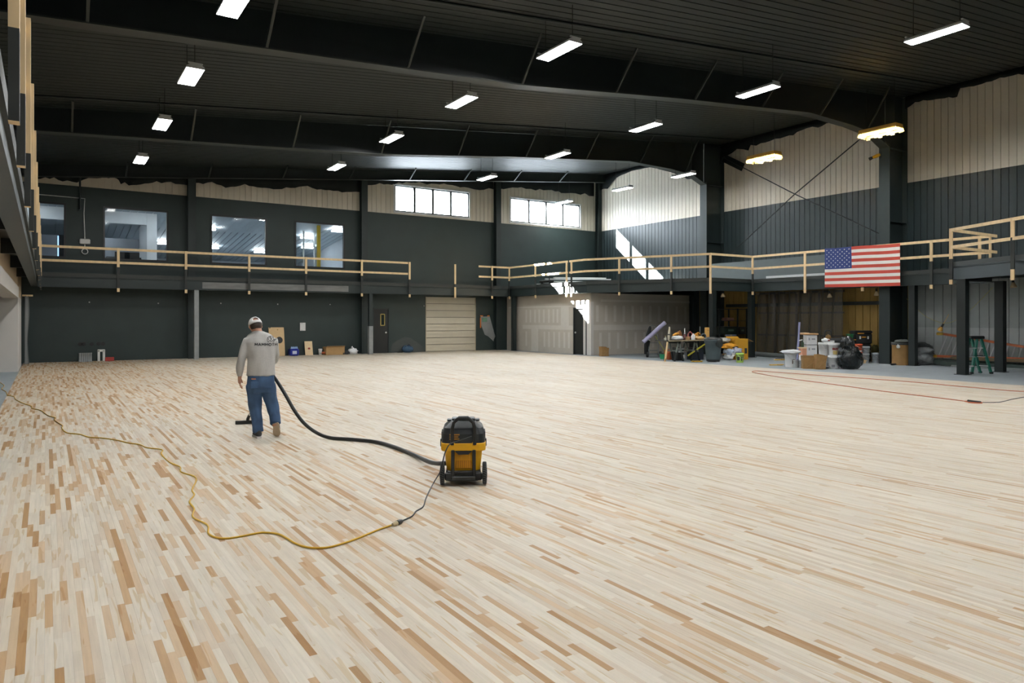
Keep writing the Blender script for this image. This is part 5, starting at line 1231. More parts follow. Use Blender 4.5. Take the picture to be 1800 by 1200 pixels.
MB().cbox((gcx, 20.55, .15), (.34, .26, .34), bev=.05).build('can', orr, ob); MB().tube([(gcx-.1, 20.55, .31), (gcx-.12, 20.55, .40), (gcx+.07, 20.55, .40), (gcx+.1, 20.55, .31)], .02, 6).build('handle', orr, ob)
p = FP(1225, 636); yt = thing('foam_pad', 'flat mustard pad lying in front of the sawhorse', 'pad', tuple(p)); mus = M('mustard foam', (.45, .28, .03), .8)
MB().cbox(p+Vector((0, 0, .025)), (.38, .22, .05), rz=-.3, bev=.015).build('pad', mus, yt); MB().cbox(p+Vector((0, 0, .055)), (.3, .05, .012), rz=-.3).build('strap', black_m, yt)

# trash can with black liner
p = FP(1253.5, 635.5); tc_ = thing('trash_can', 'grey wheeled trash can with black liner beside the workbench', 'trash can', tuple(p)); tg = M('blue grey plastic', (.085, .115, .125), .55, var=.15)
MB().lathe(p+Vector((0, 0, .09)), [(.25, 0), (.27, .05), (.305, .62), (.33, .63), (.335, .72), (.345, .73), (.345, .76), (.31, .76)], 26).build('can', tg, tc_)
MB().lathe(p+Vector((0, 0, .03)), [(.24, 0), (.26, .02), (.26, .05), (.2, .06)], 22).build('dolly', black_m, tc_)
for a in (.3, 1.6, 2.9, 4.4, 5.5): MB().lathe(p+Vector((.22*math.cos(a), .22*math.sin(a), .03)), [(0, -.015), (.03, -.015), (.03, .015), (0, .015)], 10, axis='x').build('caster', chrome, tc_)
mb = MB(); mb.blob(p+Vector((.0, 0, .86)), (.33, .33, .10), .25, 3, seed=9); mb.blob(p+rgt*.16-awy*.27+Vector((0, 0, .72)), (.17, .08, .19), .3, 3, seed=12); mb.build('liner', M('black bin liner', (.03, .036, .036), .3, var=.4, scale=9, bump=.3), tc_)
# yellow carton and amber bag heap
p = FP(1296, 631); yb_t = M('yellow printed cardboard', (.62, .32, .02), .7, var=.15)
yc_ = thing('printed_carton', 'open yellow printed carton behind the lime bucket', 'box', tuple(p), -.25)
R_ = Matrix.Rotation(-.25, 3, 'Z'); mb = MB()
for (ox, oy, sx, sy) in ((0, -.28, .62, .012), (0, .28, .62, .012), (-.31, 0, .012, .56), (.31, 0, .012, .56)): mb.cbox(p+R_@Vector((ox, oy, .42)), (sx, sy, .84), rz=-.25)
mb.cbox(p+Vector((0, 0, .01)), (.62, .56, .02), rz=-.25); mb.build('box_body', yb_t, yc_)
MB().beam(p+R_@Vector((.31, 0, .84)), p+R_@Vector((.58, 0, .72)), .56, .01).build('flap', cardb, yc_)
MB().beam(p+R_@Vector((0, .28, .84)), p+R_@Vector((0, .38, .92)), .6, .01).build('flap', yb_t, yc_)
MB().cbox(p+R_@Vector((.2, -.287, .35)), (.12, .004, .22), rz=-.25).build('print', blackp, yc_)
AB = FP(1281, 632)
for k, (px, dy, z, sx, sz, m_, lab) in enumerate(((1279, -.1, .42, .36, .13, amber, 'crumpled amber plastic bag on top of the heap beside the trash can'), (1284, .0, .14, .36, .12, amber, 'flattened amber and black bag at the bottom of the heap'), (1272, -.25, .16, .16, .18, M('pale blue film', (.42, .50, .62), .4, var=.3, scale=12), 'pale blue plastic wrap beside the trash can'), (1270, -.3, .02, .14, .12, white_pl, 'white crumpled film at the foot of the trash can'), (1288, -.15, .22, .22, .16, M('lavender white film', (.50, .51, .60), .4, var=.3, scale=12), 'pale lavender film behind the lime bucket'), (1277, .15, .66, .3, .12, M('clear grey film', (.45, .47, .45), .3, var=.5, scale=10), 'grey clear film on the heap behind the trash can'))):
    c = FP(px, 632)+Vector((0, dy, 0)); t = thing('plastic_wrap', lab, 'plastic wrap', (c.x, c.y, SLAB+max(0, z-.12)), group='wrap heap')
    MB().blob((c.x, c.y, z+sz*.75), (sx, .22, sz), .5, 2.6, seed=k*3.1).build('film', m_, t)
    if k in (1, 0): MB().blob((c.x+.1, c.y-.16, z+sz*.6), (.2, .06, .05), .5, 3, seed=k).build('dark_fold', black_m, t)
    if k in (2,): MB().box(c.x-.09, c.x+.06, c.y-.25, c.y-.24, .15, .28).build('label', white_trim, t)
lime = M('lime green plastic', (.36, .55, .10), .45, var=.08)
bucket('bucket', 'lime green bucket with black markings in front of the yellow carton', FP(1300.5, 637), .145, .36, lime, [(.25, .6, (-.75, -.05), blackp), (.2, .62, (.35, .6), blackp)])
# black shelving rack behind the posts
rk = thing('shelf_rack', 'black steel shelving rack against the yellow boarded wall', 'shelf', (25.4, 21.3, SLAB))
rx0, rx1 = GY(1258, HZ, 21.6).x, min(26.9, GY(1308, HZ, 21.6).x)
for x in (rx0, (rx0+rx1)/2+.3, rx1):
    for y in (21.4, 21.9): MB().box(x-.025, x+.025, y-.025, y+.025, SLAB, 2.1).build('upright', steel_dark, rk)
for z in (.35, .95, 1.55, 2.08): MB().box(rx0, rx1, 21.4, 21.9, z-.02, z).build('shelf', steel_dark, rk)
def tote(lab, x0, x1, z, h, m_): t = thing('storage_tote', lab, 'tote', ((x0+x1)/2, 21.6, z)); MB().box(x0, x1, 21.42, 21.85, z, z+h).build('tote_body', m_, t); MB().box(x0-.02, x1+.02, 21.39, 21.87, z+h, z+h+.04).build('lid', black_m, t); MB().box(x0+(x1-x0)*.3, x0+(x1-x0)*.7, 21.41, 21.42, z+h*.4, z+h*.7).build('label', M('dull green label', (.10, .16, .12), .6), t)
tote('dark green tote on the middle shelf of the rack', rx0+.35, rx0+1.25, .95, .3, M('dark green plastic', (.015, .03, .022), .5))
tote('black tote on the right of the middle rack shelf', rx0+1.4, rx1-.05, .95, .28, M('charcoal tote plastic', (.02, .022, .024), .5))
tote('wide black tote on the lowest rack shelf', rx0+.1, rx0+1.2, .35, .4, M('charcoal tote plastic', (0, 0, 0)))
wbx = GY(1280, HZ, 21.5).x; wl2 = thing('level_tool', 'pale blue level lying across the rack shelf edge', 'level', (wbx, 21.36, .95)); MB().box(wbx-.35, wbx+.35, 21.33, 21.375, .86, .93).build('level_body', M('pale blue metal', (.30, .36, .50), .4), wl2); MB().box(wbx-.05, wbx+.05, 21.325, 21.38, .875, .915).build('vial', yelp, wl2)
tr3 = thing('towel', 'pinkish folded towel on the upper rack shelf', 'towel', (wbx+.1, 21.6, 1.55)); MB().cbox((wbx+.1, 21.6, 1.60), (.55, .35, .1), bev=.04).build('cloth', M('pink tan cloth', (.26, .14, .10), .9), tr3); MB().cbox((wbx+.1, 21.6, 1.67), (.5, .3, .04), bev=.02).build('fold', M('pink tan cloth', (0, 0, 0)), tr3)
# clear dusty curtain over the boarded wall
ya_, yb2 = GX(1480, HZ, 26.4).y, GX(1328, HZ, 26.4).y
cu_ = thing('plastic_curtain', 'dusty translucent plastic curtain hung over the boarded right wall', 'curtain', (26.4, (ya_+yb2)/2, SLAB))
V = []; NU, NV = 46, 8
for i in range(NU+1):
    for j in range(NV+1):
        u_, v_ = i/NU, j/NV; V.append((26.4+.07*math.sin(i*1.1+.3*j)+.05*noise.noise(Vector((i*.4, j*.7, 0))), ya_+(yb2-ya_)*u_, SLAB+.05+(2.80-.03)*v_))
dust = film('dusty plastic film', (.085, .078, .06), .28, .45)
MB().add(V, [(i*(NV+1)+j, (i+1)*(NV+1)+j, (i+1)*(NV+1)+j+1, i*(NV+1)+j+1) for i in range(NU) for j in range(NV)], 0, True).build('film_sheet', dust, cu_)
MB().box(26.42, 26.5, ya_-.05, yb2+.05, 2.70, 2.78).build('batten', M('dark batten', (.08, .06, .035), .7), cu_)
for z in (.9, 1.85): MB().box(26.52, 26.58, ya_, yb2, z, z+.07).build('strapping', M('dark strapping', (.10, .07, .035), .7), cu_)
for px in (1362, 1400, 1440): y = GX(px, HZ, 26.55).y; MB().box(26.52, 26.58, y-.04, y+.04, SLAB, 2.7).build('stud', M('dark strapping', (0, 0, 0)), cu_)
fo_ = MB(); fo_.tube(smooth_path([(26.2, ya_, .05), (26.1, (ya_+yb2)/2, .06), (26.15, yb2, .10)], 6), [.10]*13, 8); fo_.build('hem_roll', M('grey film roll', (.12, .135, .13), .5, var=.3), cu_)
lp = thing('foam_pole', 'thin lavender strip standing in front of the plastic curtain', 'strip', tuple(FP(1402, 633)))
dl = 1.62*F/(633-HZ); MB().tube([GD(1401, 632.5, dl), GD(1403.5, 600, dl), GD(1405, 566, dl)], .04, 8).build('strip', M('lavender foam', (.38, .40, .66), .5), lp); MB().lathe(GD(1401, 632.8, dl), [(.06, 0), (.06, .02)], 10).build('foot', black_m, lp)
# wood scraps
for k, (px, py, lab) in enumerate(((1364, 642, 'pale yellow wood scrap lying nearer the boards'), (1371, 633, 'yellow scrap board with dark top near the curtain'))):
    p = FP(px, py); t = thing('wood_scrap', lab, 'scrap', tuple(p), group='scraps on the concrete'); mb = MB()
    mb.cbox(p+Vector((0, 0, .02)), (.45, .10, .04), rz=-.55, bev=.008).cbox(p+rgt*.12+Vector((0, -.05, .035)), (.25, .08, .03), rz=-.2, bev=.006); mb.build('scrap', M('yellow scrap wood', (.72, .47, .14), .7, var=.2), t)
    if k: MB().cbox(p+Vector((0, 0, .06)), (.36, .08, .03), rz=-.55, bev=.008).build('dark_piece', M('dark brown board', (.06, .045, .02), .7), t)

# white bucket with spilled bag
p = FP(1389, 645); bk = bucket('bucket', 'white bucket with a white bag folded over its rim', p, .185, .5, white_pl, [(.25, .55, (.35, 1.0), M('dark photo label', (.20, .14, .11), .6, var=.6, scale=25))])
MB().blob(p+rgt*.03+Vector((0, 0, .52)), (.36, .28, .075), .35, 2.5, seed=2).build('bag', white_pl, bk)
for k, (px, lab) in enumerate(((1399, 'left one of two small grey paint cans before the bucket'), (1407.5, 'right one of two small grey paint cans before the bucket'))):
    c = FP(px, 646); t = thing('paint_can', lab, 'paint can', tuple(c), group='small paint cans'); MB().lathe(c, [(.085, 0), (.09, .01), (.085, .02), (.085, .22), (.092, .23), (.09, .25), (.07, .25)], 18).build('can', M('dull tin', (.45, .47, .48), .4, .4, var=.2, scale=12), t)
    MB().lathe(c+Vector((0, 0, .25)), [(.07, 0), (.06, .008)], 14).build('lid', chrome, t); MB().tube([c+Vector((-.09, 0, .2)), c+Vector((-.05, -.09, .1)), c+Vector((.05, -.09, .1)), c+Vector((.09, 0, .2))], .005, 5).build('bail', chrome, t)
c = FP(1408, 641); t = thing('plastic_jar', 'white capped jar behind the two small paint cans', 'jar', tuple(c)); MB().lathe(c, [(.08, 0), (.08, .26), (.06, .3)], 14).build('jar', white_pl, t); MB().lathe(c+Vector((0, 0, .3)), [(.065, 0), (.065, .05)], 14).build('lid', white_pl, t)
# white cartons stacked
wc = M('white printed cardboard', (.80, .80, .80), .6, var=.06); c = FP(1424, 640)
for k, (z, lab) in enumerate(((0.02, 'lowest white carton of the stack behind the brown paper bags'), (.36, 'middle white carton of the stack'), (.72, 'topmost white carton of the stack'))):
    t = thing('white_carton', lab, 'box', (c.x, c.y, SLAB+z), -TH, group='white cartons'); MB().cbox((c.x, c.y, SLAB+z+.17), (.36, .34, .34), rz=-TH, bev=.006).build('box_body', wc, t)
    q = c-awy*.172+Vector((0, 0, z+.2)); MB().cbox(q+rgt*.05, (.13, .004, .05), rz=-TH).build('print', greyp, t); MB().cbox(q-rgt*.1, (.05, .004, .09), rz=-TH).build('print', greyp, t)
    MB().cbox((c.x, c.y, SLAB+z+.338), (.365, .345, .008), rz=-TH).build('seam', greyp, t)
t = thing('wood_offcut', 'torn tan board pieces lying on the white carton stack', 'scrap', (c.x, c.y, SLAB+1.06)); MB().cbox((c.x-.06, c.y, SLAB+1.10), (.54, .36, .05), rz=-TH, bev=.015).build('board', M('tan scrap board', (.62, .36, .16), .7, var=.3, scale=9), t); MB().cbox(c-rgt*.2+Vector((0, 0, 1.13)), (.2, .3, .03), rz=-TH+.2, bev=.01).build('splinter', pine_pale, t)
t = thing('cleaner_bottle', 'spray bottle hanging on the left of the white carton stack', 'bottle', tuple(c-rgt*.25+Vector((0, 0, .36)))); q = c-rgt*.28+Vector((0, 0, .62)); MB().lathe(q, [(.05, 0), (.055, .16), (.02, .22), (.02, .26)], 12).build('bottle', M('dark green bottle', (.03, .06, .03), .3), t); MB().tube([q+Vector((0, 0, .27)), q-rgt*.12+Vector((0, 0, .24))], .025, 7).build('trigger', white_pl, t)
t = thing('salmon_box', 'salmon coloured carton left of the white carton stack', 'box', tuple(c-rgt*.27)); MB().cbox(c-rgt*.27+Vector((0, 0, .29)), (.17, .3, .58), rz=-TH, bev=.006).build('box_body', M('salmon cardboard', (.66, .32, .20), .7), t); MB().cbox(c-rgt*.27+Vector((0, 0, .60)), (.24, .32, .05), rz=-TH, bev=.006).build('lid', pine_pale, t)
# brown paper bags
def paper_bag(lab, c, w, h, tilt, rz):
    t = thing('paper_bag', lab, 'paper bag', tuple(c), group='brown paper bags'); R = Matrix.Rotation(rz, 3, 'Z'); mb = MB(); w2, d2 = w/2, w*.36; rr = []
    for z, k, dx in ((0, 1, 0), (h*.5, .96, tilt*.4), (h*.9, 1.02, tilt*.9), (h, 1.05, tilt)):
        rr.append([c+R@Vector((x*k+dx, y*k, z+(.03*math.sin(x*30+y*9) if z == h else 0))) for x, y in ((-w2, -d2), (0, -d2*1.05), (w2, -d2), (w2*.9, 0), (w2, d2), (0, d2), (-w2, d2), (-w2*.9, 0))])
    V = [p for r in rr for p in r]; mb.add(V, [tuple(range(7, -1, -1))]+[(i*8+j, i*8+(j+1) % 8, (i+1)*8+(j+1) % 8, (i+1)*8+j) for i in range(3) for j in range(8)]); o = mb.build('bag', kraft, t); so = o.modifiers.new('t', 'SOLIDIFY'); so.thickness = .004
    MB().beam(c+R@Vector((-w2*.5, -d2*1.08, h*.12)), c+R@Vector((w2*.7+tilt*.5, -d2*1.08, h*.62)), .006, .012).build('crease', cardb, t)
    return t
paper_bag('open square brown paper bag before the white cartons', FP(1421.5, 647.5), .42, .40, 0, -.75)
paper_bag('leaning brown paper bag with slanted crease right of the square one', FP(1440, 648.5), .33, .46, .05, -.6)
paper_bag('brown paper bag standing by the drywall room corner', FP(1059, 625.6)-Vector((0, .1, 0)), .36, .40, 0, -.2)
# white pails
PB = FP(1470, 646)
bucket('bucket', 'white lidded pail on the floor left of the black trash bag', FP(1466, 647), .18, .42, white_pl, [(.1, .3, (-.5, .2), greyp)], lid=True, group='white pails')
bucket('bucket', 'white pail with dark label stacked on the lidded pail beside the trash bag', FP(1466, 647)+Vector((0, 0, .425)), .175, .42, white_pl, [(.45, .62, (-.3, .75), redp), (.1, .4, (-.2, .7), yelp)], lid=True, group='white pails')
bucket('bucket', 'white pail on the floor behind the leaning brown paper bag', FP(1452, 645.5), .175, .42, white_pl, [(.15, .4, (-.4, .5), greyp)], lid=True, group='white pails')
bucket('bucket', 'plain white pail stacked behind the leaning brown paper bag', FP(1448, 645.5)+Vector((0, 0, .425)), .175, .42, white_pl, None, lid=True, group='white pails')
bucket('bucket', 'white pail with grey label between the two stacked pails', FP(1457.5, 640)+Vector((0, 0, .44)), .17, .42, white_pl, [(.2, .75, (-.5, .5), M('dark grey label', (.13, .12, .11), .6, var=.5, scale=20))], lid=True, group='white pails')
bucket('bucket', 'white pail under the grey labelled pail', FP(1457.5, 640), .17, .44, white_pl, None, lid=True, group='white pails')
c = FP(1452, 645.5)+Vector((0, 0, .87)); t = thing('rag', 'white and red rag bundle on top of the plain pail', 'rag', tuple(c)); MB().blob(c+Vector((.05, .05, .05)), (.15, .12, .07), .4, 3, seed=2).build('cloth', white_pl, t); MB().cbox(c+Vector((.02, -.05, .05)), (.16, .02, .04), rz=-TH, bev=.008).build('stripe', redp, t)
c = FP(1449, 647); t = thing('small_can', 'small white canister with red dot beside the leaning paper bag', 'canister', tuple(c)); MB().lathe(c, [(.06, 0), (.06, .18), (.04, .2)], 14).build('can', white_pl, t); MB().cbox(c-awy*.06+Vector((0, 0, .09)), (.04, .006, .04), rz=-TH).build('dot', M('red dot', (.5, .04, .04), .5), t)
t = thing('black_cloth', 'black cloth scrap on the concrete beside the brown paper bags', 'cloth', tuple(FP(1451, 648))); MB().blob(FP(1451, 648)+Vector((0, 0, .03)), (.16, .07, .035), .4, 3, seed=1).build('cloth', black_m, t)
# black trash bag
p = FP(1493.5, 648.5); tb3 = thing('trash_bag', 'full black trash bag with gathered top on the concrete', 'trash bag', tuple(p)); bag_m = M('glossy black bag', (.012, .015, .016), .22, var=.4, scale=6, bump=.5)
MB().blob(p+Vector((0, 0, .40)), (.36, .34, .42), .22, 2.6, sub=4, seed=3, shape=lambda q: 1+.10*(-q.z)+.05).build('bag', bag_m, tb3)
MB().blob(p-rgt*.06+Vector((0, 0, .80)), (.22, .2, .28), .4, 3.2, seed=5).build('gathered_top', bag_m, tb3)
# black shop tools behind
p = FP(1462, 637); lt = thing('air_compressor', 'black wheeled air compressor with loop handle in front of the curtain', 'compressor', tuple(p))
d0 = p.x*sT+p.y*cT
MB().tube(smooth_path([GD(1449, 612, d0), GD(1450, 585, d0), GD(1453, 581, d0), GD(1459, 581, d0), GD(1461, 585, d0), GD(1460, 600, d0)], 4), .022, 7).build('handle', black_m, lt)
MB().cbox(GD(1466, 607, d0+.1), (.75, .4, .55), rz=-TH, bev=.08).build('housing', black_soft, lt); MB().cbox(p+Vector((.05, .1, .25)), (.6, .3, .5), rz=-TH, bev=.05).build('tank', black_m, lt)
MB().blob(GD(1456, 592.5, d0), (.13, .08, .10), .3, 3, seed=2).build('motor', M('brass amber motor', (.30, .17, .06), .5), lt); MB().tube([GD(1479, 618, d0), GD(1479, 596, d0)], .02, 6).build('rod', steel_bare, lt)
# toolbox tower
p = FP(1519, 637); tt = thing('rolling_toolbox', 'tall black rolling toolbox with amber latches against the yellow boarded wall', 'toolbox', tuple(p), -TH)
dq = p.x*sT+p.y*cT; kq = dq/F
MB().cbox(p+awy*.25+Vector((0, 0, .36)), (.60, .4, .66), rz=-TH, bev=.03).build('lower_box', black_m, tt); MB().cbox(p+awy*.25+Vector((0, 0, .90)), (.66, .44, .40), rz=-TH, bev=.04).build('upper_box', black_soft, tt); MB().cbox(p+awy*.25+Vector((0, 0, 1.15)), (.70, .46, .11), rz=-TH, bev=.04).build('lid', black_m, tt)
for s in (-.14, .16): MB().cbox(p+awy*.02+rgt*s+Vector((0, 0, .94)), (.06, .02, .11), rz=-TH, bev=.008).build('latch', white_pl, tt)
MB().cbox(p+awy*.02+Vector((0, 0, .96)), (.16, .02, .04), rz=-TH).build('badge', oran, tt); MB().cbox(p+awy*.01-rgt*.12+Vector((0, 0, 1.10)), (.24, .02, .035), rz=-TH).build('handle', oran, tt)
for s in (-.25, .25): MB().lathe(p+awy*.3+rgt*s+Vector((0, 0, .08)), [(0, -.025), (.08, -.025), (.08, .025), (0, .025)], 14, axis='x').build('wheel', black_m, tt)
grey_pl = M('light grey pail plastic', (.36, .40, .43), .45, var=.08)
bucket('bucket', 'tall stack-worn grey pail in front of the rolling toolbox', FP(1520, 637.5), .16, .36, grey_pl, None, group='grey pails')
bucket('bucket', 'grey pail nested on the one before the rolling toolbox', FP(1520, 637.5)+Vector((0, 0, .26)), .17, .36, grey_pl, None, group='grey pails')
bucket('bucket', 'grey ridged pail between toolbox and steel column', FP(1540, 637.5), .165, .38, grey_pl, [(.3, .36, (-1.2, 1.2), steel_bare), (.55, .6, (-1.2, 1.2), steel_bare)], group='grey pails')
c = FP(1541, 636)+Vector((.06, .1, .36)); t = thing('rope_coil', 'dark olive rope heap in the ridged grey pail', 'rope', tuple(c)); MB().blob(c+Vector((0, 0, .12)), (.14, .12, .16), .4, 3, seed=7).build('rope', M('olive rope', (.10, .09, .03), .8, var=.4, scale=14), t); MB().tube([c+Vector((-.1, 0, .2)), c+Vector((0, -.08, .28)), c+Vector((.1, 0, .18))], .018, 6).build('loop', M('olive rope', (0, 0, 0)), t)
c = FP(1508, 638); t = thing('pallet_block', 'small timber pallet under the red bucket', 'pallet', tuple(c)); MB().cbox(c+Vector((0, 0, .10)), (.5, .35, .04), rz=-TH).build('deck', pine, t)
for s in (-.18, .18): MB().cbox(c+rgt*s+Vector((0, 0, .04)), (.09, .3, .08), rz=-TH).build('block', pine, t)
redb = M('orange red plastic', (.50, .075, .02), .45, var=.1)
bucket('bucket', 'orange red bucket on the small pallet', c+Vector((0, 0, .12)), .15, .30, redb, None, group='red buckets'); bucket('bucket', 'orange red bucket stacked over the pallet bucket', c+Vector((0, 0, .42)), .155, .30, redb, [(.02, .2, (-1.3, 1.3), white_pl)], group='red buckets')
t = thing('planter', 'green pot standing on a yellow lid above the red buckets', 'pot', tuple(c-rgt*.14+Vector((0, .3, .9)))); q = c-rgt*.16+awy*.3
MB().cbox(q+Vector((0, 0, .42)), (.26, .3, .86), rz=-TH, bev=.01).build('stand', M('dark stand box', (.03, .04, .045), .6), t); MB().cbox(q+Vector((0, 0, .865)), (.32, .34, .03), rz=-TH).build('yellow_lid', oran, t); MB().lathe(q+Vector((0, 0, .88)), [(.09, 0), (.13, .18), (.14, .18), (.14, .2), (.11, .2)], 16).build('pot', M('green pot plastic', (.03, .22, .09), .5), t)
# fibre drum, debris, bags
p = FP(1584, 641); fd = thing('fibre_drum', 'tan fibre drum with black lid behind the steel post', 'drum', tuple(p)); drm = M('tan fibre drum', (.30, .17, .055), .6, var=.25, scale=4)
MB().lathe(p, [(.30, 0), (.31, .03), (.30, .05), (.30, .66), (.31, .68), (.30, .72)], 26).build('drum', drm, fd); MB().lathe(p+Vector((0, 0, .72)), [(.32, 0), (.32, .05), (.28, .06)], 26).build('lid', black_m, fd); MB().blob(p-rgt*.22-awy*.22+Vector((0, 0, .66)), (.09, .05, .07), .5, 3, seed=2).build('torn_paper', white_pl, fd)
t = thing('tarp', 'folded grey tarp lying on the fibre drum', 'tarp', tuple(p+Vector((0, 0, .79)))); MB().blob(p+Vector((.1, 0, .84)), (.28, .25, .07), .35, 2.5, seed=8).build('cloth', M('grey tarp', (.14, .15, .14), .6, var=.4, scale=8), t); MB().cbox(p-rgt*.1+Vector((0, 0, .80)), (.4, .3, .03), rz=-TH, bev=.01).build('fold', M('grey tarp', (0, 0, 0)), t)
t = thing('debris', 'black and white scraps on the concrete before the fibre drum', 'scraps', tuple(FP(1571, 641.5))); MB().blob(FP(1571, 641.5)+Vector((0, 0, .03)), (.2, .06, .035), .5, 3, seed=3).build('black_scrap', black_m, t); MB().blob(FP(1573, 641)+Vector((0, 0, .05)), (.07, .05, .04), .4, 3, seed=5).build('white_scrap', white_pl, t)
p = FP(1626, 641)-Vector((.25, 0, 0)); t = thing('insulation_bag', 'grey printed bag heap beside the ladder against the steel wall', 'bag', tuple(p)); newsm = M('grey printed bag', (.28, .30, .31), .6, var=.75, scale=6)
MB().blob(p+Vector((.2, .1, .30)), (.42, .40, .32), .25, 2.2, sub=4, seed=3).build('bag', newsm, t); MB().blob(p+Vector((.45, .25, .62)), (.34, .34, .18), .3, 2.6, seed=6).build('black_cover', M('dark bag film', (.05, .055, .055), .4, var=.5, scale=7), t)
MB().blob(p+Vector((.1, -.05, .52)), (.3, .3, .12), .3, 2.6, seed=9).build('upper_bag', newsm, t)
p = FP(1612, 642); t = thing('rag', 'dark red rag on the floor right of the dark post', 'rag', tuple(p)); MB().blob(p+Vector((.15, .2, .06)), (.25, .12, .08), .4, 3, seed=11).build('cloth', M('dark red cloth', (.08, .02, .02), .8), t); MB().blob(p+Vector((.35, .1, .07)), (.06, .05, .04), .3, 3, seed=4).build('white_tip', white_pl, t)
# orange extension ladder lying on edge, resting on lumber
def lad(px, py): return GX(px, py, 26.55)
EL = thing('extension_ladder', 'long orange extension ladder on its side against the steel wall', 'ladder', tuple(lad(1700, 632))); orl = M('orange fibreglass rail', (.48, .12, .03), .5, var=.15)
T0, T1, B0, B1 = lad(1656, 586.5), lad(1800, 609.5), lad(1645, 625.5), lad(1800, 630.5)
ext = lambda a, b, k: a+(b-a)*k
T1 = ext(T0, T1, 1.35); B1 = ext(B0, B1, 1.35)
MB().beam(T0, T1, .04, .08).build('rail', orl, EL); MB().beam(B0, B1, .04, .08).build('rail', orl, EL)
for k in range(17):
    f_ = .055+k*.056; a = ext(T0, T1, f_); b = ext(B0, B1, f_-.03)
    MB().tube([a, b], .022, 7).build('rung', alu, EL)
for a in (T0, B0): MB().cbox(a+Vector((-.03, .06, 0)), (.07, .22, .10), bev=.02).build('rail_end', M('yellow ladder shoe', (.58, .34, .03), .5), EL)
lm = M('weathered lumber', (.16, .115, .06), .7, var=.3, scale=6, stretch=(1, .2, 1)); lm2 = M('green treated lumber', (.05, .075, .065), .7, var=.3, scale=6)
for k, (xo, z, w_, h_, m_, y0, y1, lab) in enumerate(((26.35, .02, .3, .14, lm2, 3, 12.6, 'long green treated timber lying along the steel wall'), (26.62, .02, .2, .2, lm2, 4, 13.0, 'dark timber behind the green treated one along the steel wall'), (26.5, .245, .5, .10, lm, 3.5, 12.3, 'brown plank carrying the orange extension ladder'), (26.12, .0, .1, .06, steel_bare, 5, 12.2, 'grey metal channel in front of the timber pile'))):
    MB().box(xo-w_/2, xo+w_/2, y0, y1, SLAB+z, SLAB+z+h_).box(xo-w_/2+.01, xo+w_/2-.01, y0-.01, y0, SLAB+z+.01, SLAB+z+h_-.01).build('timber', m_, None, lab, 'timber', 'timber pile along the steel wall', origin=(xo, (y0+y1)/2, SLAB+z))
# green stepladder
p = FP(1724, 657); d0 = p.x*sT+p.y*cT; sl = thing('stepladder', 'green fibreglass stepladder with black top beside the dark steel post', 'ladder', tuple(p)); gl = M('green fibreglass', (.015, .16, .11), .45, var=.12)
zt2 = GD(1715, 592, d0).z
def sp(px, py, dd): q = GD(px, py, d0+dd); return q
tops = {(-1, 0): sp(1704, 594, .0), (1, 0): sp(1717.5, 594, .0), (-1, 1): sp(1708, 594, .15), (1, 1): sp(1724, 594, .15)}
feet = {(-1, 0): FP(1686, 662)*0+GD(1690, 660, d0+.0), (1, 0): GD(1708, 659, d0), (-1, 1): GD(1723, 655.5, d0+.35), (1, 1): GD(1742.5, 658.5, d0+.02)}
for k in tops:
    f_ = feet[k].copy(); f_.z = SLAB; lg = MB().beam(tops[k], f_, .055, .075, up=(sT, cT, 0)).build('side_rail', gl, sl); MB().cbox(f_+Vector((0, 0, .03)), (.09, .08, .06), rz=-TH, bev=.01).build('rubber_foot', black_m, lg)
MB().cbox((tops[(-1, 0)]+tops[(1, 1)])/2+Vector((0, 0, .02)), (.42, .28, .09), rz=-TH, bev=.02).build('top_cap', black_m, sl)
def lerp_k(k, t): f_ = feet[k].copy(); f_.z = SLAB; return tops[k].lerp(f_, t)
for t in (.28, .52, .78):
    MB().beam(lerp_k((-1, 0), t), lerp_k((1, 0), t), .09, .03).build('step', alu, sl); MB().beam(lerp_k((-1, 1), t), lerp_k((1, 1), t), .05, .025).build('brace', alu, sl)
MB().beam(lerp_k((1, 0), .5), lerp_k((1, 1), .5), .02, .02).build('spreader', black_m, sl)
# hanging lamps below the mezzanine
def drop_lamp(lab, p, top, m_, lean=(0, 0, 0)):
    t = thing('clamp_lamp', lab, 'lamp', tuple(p), group='shop lamps under the mezzanine'); d_ = (Vector(top)-Vector(p)).normalized()
    MB().tube([top, p+d_*.12], .006, 5).build('cord', yel, t); MB().tube([p+d_*.02, p+d_*.14], [.035, .03], 8).build('socket', black_m, t); MB().tube([p-d_*.13, p-d_*.10, p+d_*.03], [.085, .09, .03], 12).build('shade', m_, t)
tanl = M('tan lamp shade', (.45, .34, .19), .5)
pq = GX(1655, 575, 26.0); drop_lamp('yellow guarded drop light hanging above the orange ladder', pq, GX(1668, 565, 25.9).lerp(GX(1665, 500, 26.0), .0)+Vector((0, -.0, .25)), M('yellow drop light', (.68, .38, .08), .45))
for px, py, xx_, lab in ((1540.5, 513, 25.8, 'tan clamp lamp below the mezzanine beside the steel column'), (1458, 517, 25.8, 'tan clamp lamp below the flag hem at its left'), (1270.5, 516.5, 23.9, 'tan clamp lamp below the mezzanine above the shelving rack'), (1781, 497.5, 24.0, 'pale clamp lamp below the near mezzanine')):
    q = GX(px, py, xx_); q.z = min(q.z, 3.0); drop_lamp(lab, q, q+Vector((.02, .05, 3.2-q.z)), tanl)
yc2 = M('yellow string cord', (.5, .45, .12), .6)
w1 = smooth_path([GX(1745, 505, 25.6), GX(1705, 545, 25.8), GX(1675, 565, 25.9), pq+Vector((0, 0, .15))], 5)
MB().tube(w1, .007, 5).build('cord', yc2, None, 'thin yellow cord sagging to the drop light from the mezzanine', 'cord', origin=tuple(w1[0]))
